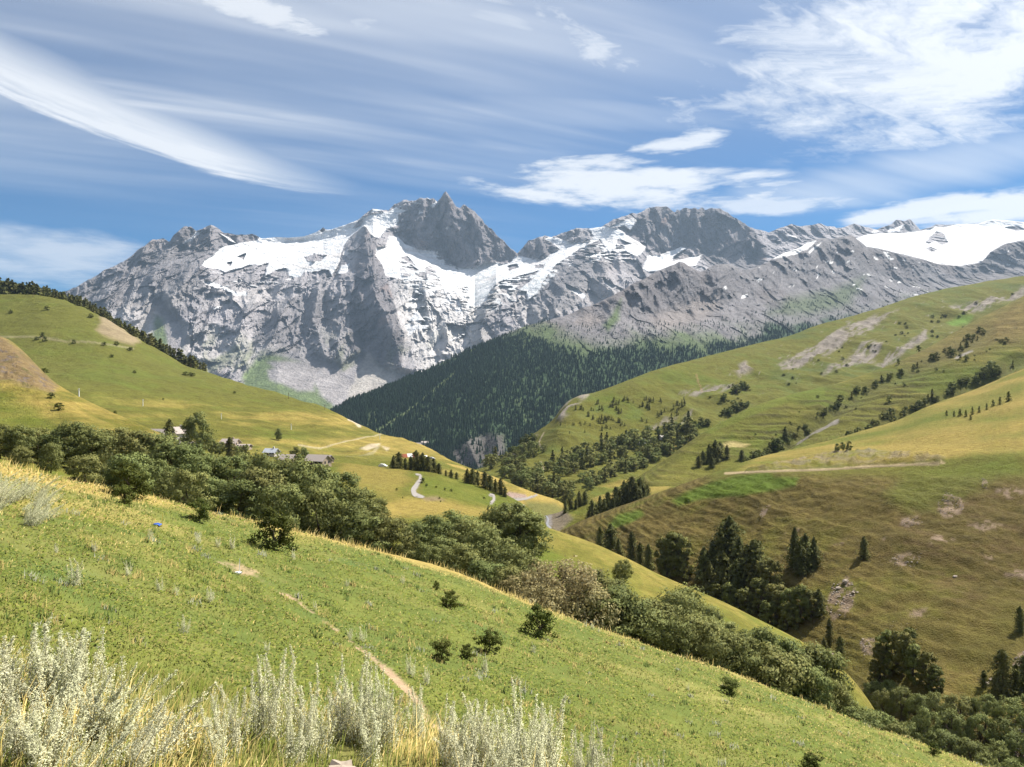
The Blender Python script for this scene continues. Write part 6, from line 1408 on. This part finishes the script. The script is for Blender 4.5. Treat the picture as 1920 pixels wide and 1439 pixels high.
def house(p, L, Wd, H, RH, rz, wm, rm, label, group=None, name='house', chim=False, front='pane'):
    """gabled house: long axis x, walls, two roof slopes, door, windows"""
    o = empty(name, p); o.rotation_euler = (0, 0, rz)
    l, w = L / 2, Wd / 2
    V = [(-l, -w, -2.5), (l, -w, -2.5), (l, w, -2.5), (-l, w, -2.5), (-l, -w, H), (l, -w, H), (l, w, H), (-l, w, H), (-l, 0, H + RH), (l, 0, H + RH)]
    T = [(0, 1, 5), (0, 5, 4), (2, 3, 7), (2, 7, 6), (1, 2, 6), (1, 6, 5), (3, 0, 4), (3, 4, 7), (5, 6, 9), (7, 4, 8), (4, 5, 9), (4, 9, 8), (6, 7, 8), (6, 8, 9)]
    mesh_np('wall', V, T, wm, smooth=False, parent=o)
    ov, th = 0.55, 0.22; sl = RH / w
    for s in (-1, 1):
        a = np.array([(-l - ov, 0, H + RH + 0.06), (l + ov, 0, H + RH + 0.06), (l + ov, s * (w + ov), H - sl * ov + 0.06), (-l - ov, s * (w + ov), H - sl * ov + 0.06)])
        Vv = np.r_[a, a + (0, 0, th)]
        roof = mesh_np('roof', Vv, [(0, 1, 2, 3), (4, 7, 6, 5), (0, 4, 5, 1), (1, 5, 6, 2), (2, 6, 7, 3), (3, 7, 4, 0)], rm, smooth=False, parent=o)
    box('door', (-0.1 * L - 0.5, -0.1 * L + 0.5, -w - 0.06, -w + 0.1, -0.2, 2.0), WOOD, o)
    for x in (-0.36, 0.14, 0.36):
        box('window', (x * L - 0.5, x * L + 0.5, -w - 0.05, -w + 0.1, 1.0, 2.1), GLASS, o)
    for y in (-0.2, 0.2):
        box('window', (l - 0.1, l + 0.05, y * Wd - 0.45, y * Wd + 0.45, 1.0, 2.1), GLASS, o)
    if chim: box('chimney', (l * 0.3, l * 0.3 + 0.7, -0.35, 0.35, H + RH * 0.5, H + RH + 1.1), wm, roof)
    tag(o, label, 'house', group)
    return o
house(MB.at(596, 873), 10.0, 6.5, 2.3, 2.3, R(-24), W_STONE, R_SLATE, 'stone barn with pinkish slate roof at the end of the hamlet', name='barn')
house(MB.at(611, 869), 5.5, 5.0, 2.0, 1.8, R(-24), W_STONE, R_SLATE, 'small annex barn just behind the stone barn', name='barn')
house(HL.at(334, 832), 8.0, 7.5, 5.2, 2.8, R(62), W_PLASTER, R_SLATE, 'tall white plastered house between the hamlet trees', chim=True)
house(HL.at(296, 828), 9.0, 7.0, 3.2, 2.6, R(-15), W_PLASTER, R_SLATE, 'house with pale roof peeping over the tree row')
house(MB.at(352, 846), 7.5, 6.0, 2.2, 2.2, R(-35), W_STONE, R_SLATE, 'low house with pink roof below the tall hamlet tree')
house(HL.at(432, 838), 8.0, 6.0, 2.0, 1.8, R(-8), W_STONE, R_SLATE, 'house with light roof right of the tall hamlet tree', chim=True)
house(HL.at(458, 842), 6.0, 5.0, 1.2, 1.0, R(-8), W_STONE, R_SLATE, 'low shed roof beyond the little black spruce', name='shed')
house(HL.at(509, 855), 6.0, 5.0, 1.8, 1.6, R(-14), W_PLASTER, R_BLUE, 'cottage with blue-grey roof and chimney in mid hamlet', chim=True)
house(MB.at(540, 868), 6.0, 5.0, 1.8, 1.8, R(-14), W_STONE, R_SLATE, 'small roofed house left of the barn trees')
for px, py, s in ((776, 838, 1.0), (786, 839, 1.2), (796, 836, 1.3)):
    house(MF.at(px, py), 13 * s, 9 * s, 7, 4, R(-20 + px % 7 * 9), W_PLASTER, R_SLATE, {776: 'left', 786: 'middle', 796: 'right'}[px] + 'most tiny far village house at the forest foot' if px != 786 else 'middle tiny far village house at the forest foot', 'far village houses')
for px, py, lab in ((1203, 836, 'pale far house half hidden in the valley hedge'), (1213, 830, 'second pale far house up the valley hedge'), (1243, 824, 'pale far house at the upper end of the valley hedge')):
    p = RB.at(px, py); house(p, 6, 4.5, 2.2, 1.6, R(20), W_PLASTER, W_PLASTER, lab, 'far houses in the valley hedge')
def tent(px, py, mat, label):
    p = HL.at(px, py); o = empty('tent', p); o.rotation_euler = (0, 0, R(20))
    V = [(-1.8, -1.3, 0), (1.8, -1.3, 0), (1.8, 1.3, 0), (-1.8, 1.3, 0), (-1.5, 0, 2.0), (1.5, 0, 2.0)]
    mesh_np('canopy', V, [(0, 1, 5), (0, 5, 4), (2, 3, 4), (2, 4, 5), (1, 2, 5), (3, 0, 4)], mat, smooth=False, parent=o)
    mesh_np('pole', *tube([(-1.5, 0, 0), (-1.5, 0, 2.1)], [0.04, 0.04], 5), WHITE, parent=o)
    tag(o, label, 'tent', 'tents at the far camp')
tent(758, 858, R_RED, 'orange-red tent among the dark spruces'); tent(768, 857, WHITE, 'white tent beside the orange-red one'); tent(779, 858, R_RED, 'second red tent at the spruces')
def car(px, py, mat, label):
    p = HL.at(px, py); o = empty('parked_car', p); o.rotation_euler = (0, 0, R(-15))
    prof = [(-2.1, 0.35), (2.1, 0.35), (2.1, 0.8), (1.3, 0.95), (0.7, 1.45), (-1.2, 1.5), (-1.9, 1.0), (-2.1, 0.85)]
    n = len(prof); V = [(x, s * 0.85, z) for s in (-1, 1) for x, z in prof]
    T = [(i, (i + 1) % n, n + (i + 1) % n) for i in range(n)] + [(i, n + (i + 1) % n, n + i) for i in range(n)] + [(0, i + 1, i) for i in range(1, n - 1)] + [(n, n + i, n + i + 1) for i in range(1, n - 1)]
    mesh_np('body', V, T, mat, smooth=False, parent=o)
    box('window', (-1.1, 0.6, -0.87, -0.8, 0.98, 1.36), GLASS, o)
    for x in (-1.3, 1.3):
        for y in (-0.8, 0.8): mesh_np('wheel', *tube([(x, y - 0.1, 0.32), (x, y + 0.1, 0.32)], [0.32, 0.32], 8), GLASS, parent=o)
    tag(o, label, 'car', 'cars parked at the far camp')
car(797, 859, WHITE, 'white car parked right of the spruces'); car(809, 862, R_BLUE, 'grey car parked by the meadow end'); car(718, 876, WHITE, 'white car on the field track left of the spruces')
def pole(sheet, px, py, hp, mat, label, arms=True):
    p = sheet.at(px, py); h = hp * p.y / F_PX; o = empty('utility_pole', p)
    mesh_np('post', *tube([(0, 0, -0.5), (0, 0, h)], [0.22, 0.16], 7), mat, parent=o)
    if arms:
        for z in (0.92, 0.8): box('crossarm', (-0.11 * h, 0.11 * h, -0.08, 0.08, h * z, h * z + 0.16), mat, o)
    tag(o, label, 'pole', 'poles on the left hill')
for i, (px, py, hp) in enumerate(((151, 740, 15), (268, 762, 13), (415, 786, 11), (546, 806, 11), (712, 824, 10))):
    pole(HK if i == 0 else HL, px if i else 148, py, hp, WHITE, nth(i) + ' pale pole from the left in the line across the hill foot')
for px, py, hp, lab in ((541, 748, 11, 'dark lift pylon on the skyline of the left hill'), (609, 769, 10, 'lower dark pylon on the skyline of the left hill'), (358, 691, 9, 'dark pylon at the end of the pine belt'), (62, 558, 8, 'pale mast at the top of the left hill')):
    pole(HL, px, py, hp, WOOD, lab)
def ribbon(name, sheet, pts, mat, lift=0.12, label=None):
    P = np.array(pts, float); s = np.r_[0, np.cumsum(np.hypot(*np.diff(P[:, :2], axis=0).T))]
    t = np.linspace(0, s[-1], 60); x, y, w = (pchip1(s, P[:, k_], t) for k_ in range(3))
    tx, ty = np.gradient(x), np.gradient(y); ln = np.hypot(tx, ty); nx, ny = -ty / ln, tx / ln
    V = []
    for i in range(60):
        for q in (-1, 0, 1):
            pt = sheet.at(x[i] + q * nx[i] * w[i], y[i] + q * ny[i] * w[i]); V.append((pt.x, pt.y, pt.z + lift))
    Fq = [(3 * i + a, 3 * i + a + 1, 3 * i + a + 4, 3 * i + a + 3) for i in range(59) for a in (0, 1)]
    o = mesh_np(name, V, Fq, mat); o['kind'] = 'structure'
    return o
ribbon('road', MB, ROAD_A, ASPHALT); ribbon('road', MB, ROAD_B, ASPHALT)
ribbon('road', MT, [(944, 938, 1.6), (965, 938, 1.8), (985, 936, 1.8), (998, 931, 1.6)], ASPHALT)
ribbon('path', RF, [(1375, 889, 0.5), (1440, 885, 0.7), (1540, 882, 0.8), (1640, 876, 0.8), (1700, 873, 0.7), (1760, 869, 0.5)], plain_mat('trodden_earth', (0.21, 0.16, 0.085), 0.9, 2.0, 0.25, 0.2), 0.10)
ribbon('stream', RG, [(1024, 968, 1), (1028, 975, 1.6), (1026, 983, 2.2), (1033, 992, 1.8)], plain_mat('white_water', (0.22, 0.22, 0.23), 0.4, 1.5, 0.4, 0.4), 0.15)

# stones
def rock_mesh(seed, mat):
    g = np.random.default_rng(seed)
    t = (1 + 5 ** 0.5) / 2
    V = unit(np.array([(-1, t, 0), (1, t, 0), (-1, -t, 0), (1, -t, 0), (0, -1, t), (0, 1, t), (0, -1, -t), (0, 1, -t), (t, 0, -1), (t, 0, 1), (-t, 0, -1), (-t, 0, 1)], float))
    T = np.array([(0, 11, 5), (0, 5, 1), (0, 1, 7), (0, 7, 10), (0, 10, 11), (1, 5, 9), (5, 11, 4), (11, 10, 2), (10, 7, 6), (7, 1, 8), (3, 9, 4), (3, 4, 2), (3, 2, 6), (3, 6, 8), (3, 8, 9), (4, 9, 5), (2, 4, 11), (6, 2, 10), (8, 6, 7), (9, 8, 1)])
    V = V * g.uniform(0.65, 1.2, (12, 1)) * (1.15, 0.9, 0.65)
    return V, T
STONE = plain_mat('pale_stone', (0.30, 0.25, 0.205), 0.9, 2.0, 0.35, 0.4)
stones = [mesh_data('boulder', *rock_mesh(400 + i, None), STONE, None, False) for i in range(5)]
for i, (px, py, w, lab) in enumerate(((1790, 1082, 5, 'white boulder alone on the lower brown slope'), (1585, 1092, 7, 'largest pale boulder of the rock heap right of the grove'), (1572, 1104, 5, 'smaller pale boulder of the rock heap right of the grove'), (1600, 1112, 4, 'pale stone below the rock heap right of the grove'), (1905, 1252, 6, 'pale boulder by the right edge above the alders'), (1916, 1236, 4, 'small pale boulder by the right edge above the alders'),
                                      (1850, 1284, 7, 'bright boulder beside the conifers at the right edge'), (1860, 1276, 5, 'second bright boulder beside the conifers at the right edge'), (1914, 1385, 9, 'pale stream boulder at the lower right edge'), (1902, 1372, 6, 'smaller pale stream boulder at the lower right edge'), (1560, 1228, 4, 'pale stone under the thin conifers'))):
    p = RF.at(px, py); o = bpy.data.objects.new('boulder', stones[i % 5]); C.objects.link(o)
    s = w * p.y / F_PX; o.location = p + Vector((0, 0, s * 0.2)); o.scale = (s, s, s); o.rotation_euler = (0, 0, i * 1.3)
    tag(o, lab, 'boulder', 'boulders on the brown slope')
def scree():
    g = np.random.default_rng(51); V, T, n = [], [], 0
    for poly_, cnt, s0, s1 in (([(1762, 935), (1775, 922), (1800, 935), (1808, 955), (1790, 970), (1768, 968), (1755, 955)], 90, 0.15, 0.5), ([(1680, 1040), (1730, 1035), (1720, 1062), (1690, 1066), (1665, 1055)], 60, 0.15, 0.5), ([(1560, 1098), (1590, 1082), (1610, 1110), (1590, 1150), (1560, 1165), (1548, 1140)], 90, 0.15, 0.6), ([(1690, 975), (1720, 968), (1730, 980), (1705, 990), (1688, 985)], 70, 0.15, 0.4), ([(1610, 1200), (1640, 1195), (1640, 1225), (1620, 1235)], 40, 0.15, 0.5), ([(1895, 1240), (1925, 1220), (1925, 1262), (1900, 1270)], 90, 0.15, 0.5), ([(1840, 895), (1852, 900), (1850, 918), (1842, 915)], 40, 0.15, 0.4), ([(1420, 955), (1442, 945), (1436, 965), (1425, 975)], 50, 0.15, 0.4), ([(1890, 1370), (1925, 1360), (1925, 1440), (1905, 1430)], 90, 0.15, 0.6), ([(1640, 1190), (1700, 1120), (1800, 1180), (1700, 1230)], 60, 0.1, 0.3)):
        for x, y in in_poly(poly_, cnt, g):
            p = RF.at(x, y); v, t = rock_mesh(int(g.integers(1e6)), None); s = 0.7 * g.uniform(s0, s1) ** 1.4
            V.append(v * s + (p.x, p.y, p.z + 0.1 * s)); T.append(t + n); n += 12
    o = mesh_np('rubble', np.concatenate(V), np.concatenate(T), STONE, smooth=False)
    tag(o, 'pale loose stones in the worn patches of the brown slope', 'rubble', kind='stuff')
scree()
# small things on the near meadow
p = near_at(446, 1078); o = empty('marker_stake', p); h = 30 * p.y / F_PX
mesh_np('stake', *tube([(0.04, 0, -0.05), (0.06, 0, h)], [0.012, 0.010], 6), WHITE, parent=o)
v, t = rock_mesh(77, None); mesh_np('foot', v * (0.14, 0.10, 0.09) + (0, 0, 0.06), t, WHITE, smooth=False, parent=o)
tag(o, 'white stake with a white foot on the bare earth patch', 'stake')
p = near_at(294, 986); g = np.random.default_rng(9)
n = 9; gx, gy = np.meshgrid(np.linspace(-0.17, 0.17, n), np.linspace(-0.13, 0.13, n)); gz = 0.09 + 0.07 * fbm(gx * 9, gy * 9, 3, 3) - 1.6 * (gx ** 2 + gy ** 2)
V = np.stack([gx, gy, gz], -1).reshape(-1, 3); i = np.arange((n - 1) * n).reshape(n - 1, n)[:, :-1]
o = mesh_np('blue_cloth', V, np.stack([i, i + 1, i + n + 1, i + n], -1).reshape(-1, 4), plain_mat('blue_fabric', (0.03, 0.10, 0.42), 0.7, 30, 0.2, 0.2)); o.location = p
tag(o, 'crumpled bright blue cloth lying in the grass', 'cloth')
p = near_at(304, 988); o = mesh_np('garden_stake', *tube([(0, 0, -0.05), (0.02, 0, 26 * p.y / F_PX)], [0.014, 0.012], 6), plain_mat('yellow_stake', (0.60, 0.50, 0.12), 0.7, 10, 0.2, 0.0)); o.location = p
tag(o, 'thin yellow stake beside the blue cloth', 'stake')
# weathered post just below the camera
d = 2.9; p = near_pt(640, d); top = (HY - 1428) / F_PX * d; hh = top - p.z
o = empty('fence_post', p)
an = np.linspace(0, 2 * math.pi, 14, endpoint=False); V = []; zs = np.linspace(-0.1, 1, 8)
gq = np.random.default_rng(3); rr = 0.05 * (1 + 0.06 * gq.normal(size=14)); split = 0.025 * gq.random(14)
for q in zs:
    for a_, r_, s_ in zip(an, rr, split): V.append((math.cos(a_) * r_, math.sin(a_) * r_ * 0.8, q * hh - (s_ if q == zs[-1] else 0)))
V.append((0, 0, hh - 0.012)); Fc = []
for k_ in range(7):
    for s_ in range(14):
        a_, b_ = k_ * 14 + s_, k_ * 14 + (s_ + 1) % 14; Fc += [(a_, b_, b_ + 14), (a_, b_ + 14, a_ + 14)]
Fc += [(98 + s_, 98 + (s_ + 1) % 14, 112) for s_ in range(14)]
mesh_np('post', V, Fc, GREYWOOD, smooth=False, parent=o)
for k_, (dx, dz) in enumerate(((-0.03, -0.07), (0.03, -0.05))):
    mesh_np('splinter', *tube([(dx, -0.045, hh - 0.16), (dx * 1.2, -0.05, hh - 0.05), (dx * 1.5, -0.05, hh + dz)], [0.014, 0.012, 0.003], 5), GREYWOOD, parent=o)
tag(o, 'weathered grey wooden post top at the bottom edge', 'post')
# ================================================================== AIR
def build_haze():
    x0, x1, y0, y1, z0, z1 = -8500, 8500, -60, 9800, -900, 2250
    V = [(x, y, z) for z in (z0, z1) for y in (y0, y1) for x in (x0, x1)]
    Fq = [(0, 2, 3, 1), (4, 5, 7, 6), (0, 1, 5, 4), (2, 6, 7, 3), (0, 4, 6, 2), (1, 3, 7, 5)]
    m = bpy.data.materials.new('haze'); m.use_nodes = True; t = m.node_tree; t.nodes.clear()
    out = t.nodes.new('ShaderNodeOutputMaterial'); p = t.nodes.new('ShaderNodeVolumePrincipled')
    p.inputs['Color'].default_value = HAZE_COLOR
    p.inputs['Density'].default_value = HAZE_DENSITY
    p.inputs['Anisotropy'].default_value = 0.2
    t.links.new(p.outputs[0], out.inputs['Volume'])
    o = mesh_np('haze', V, Fq, m, smooth=False)
    tag(o, 'thin blue summer haze filling the valley air', 'haze', kind='stuff')
HAZE_COLOR, HAZE_DENSITY = (0.56, 0.76, 1.0, 1), 2.9e-5
build_haze()
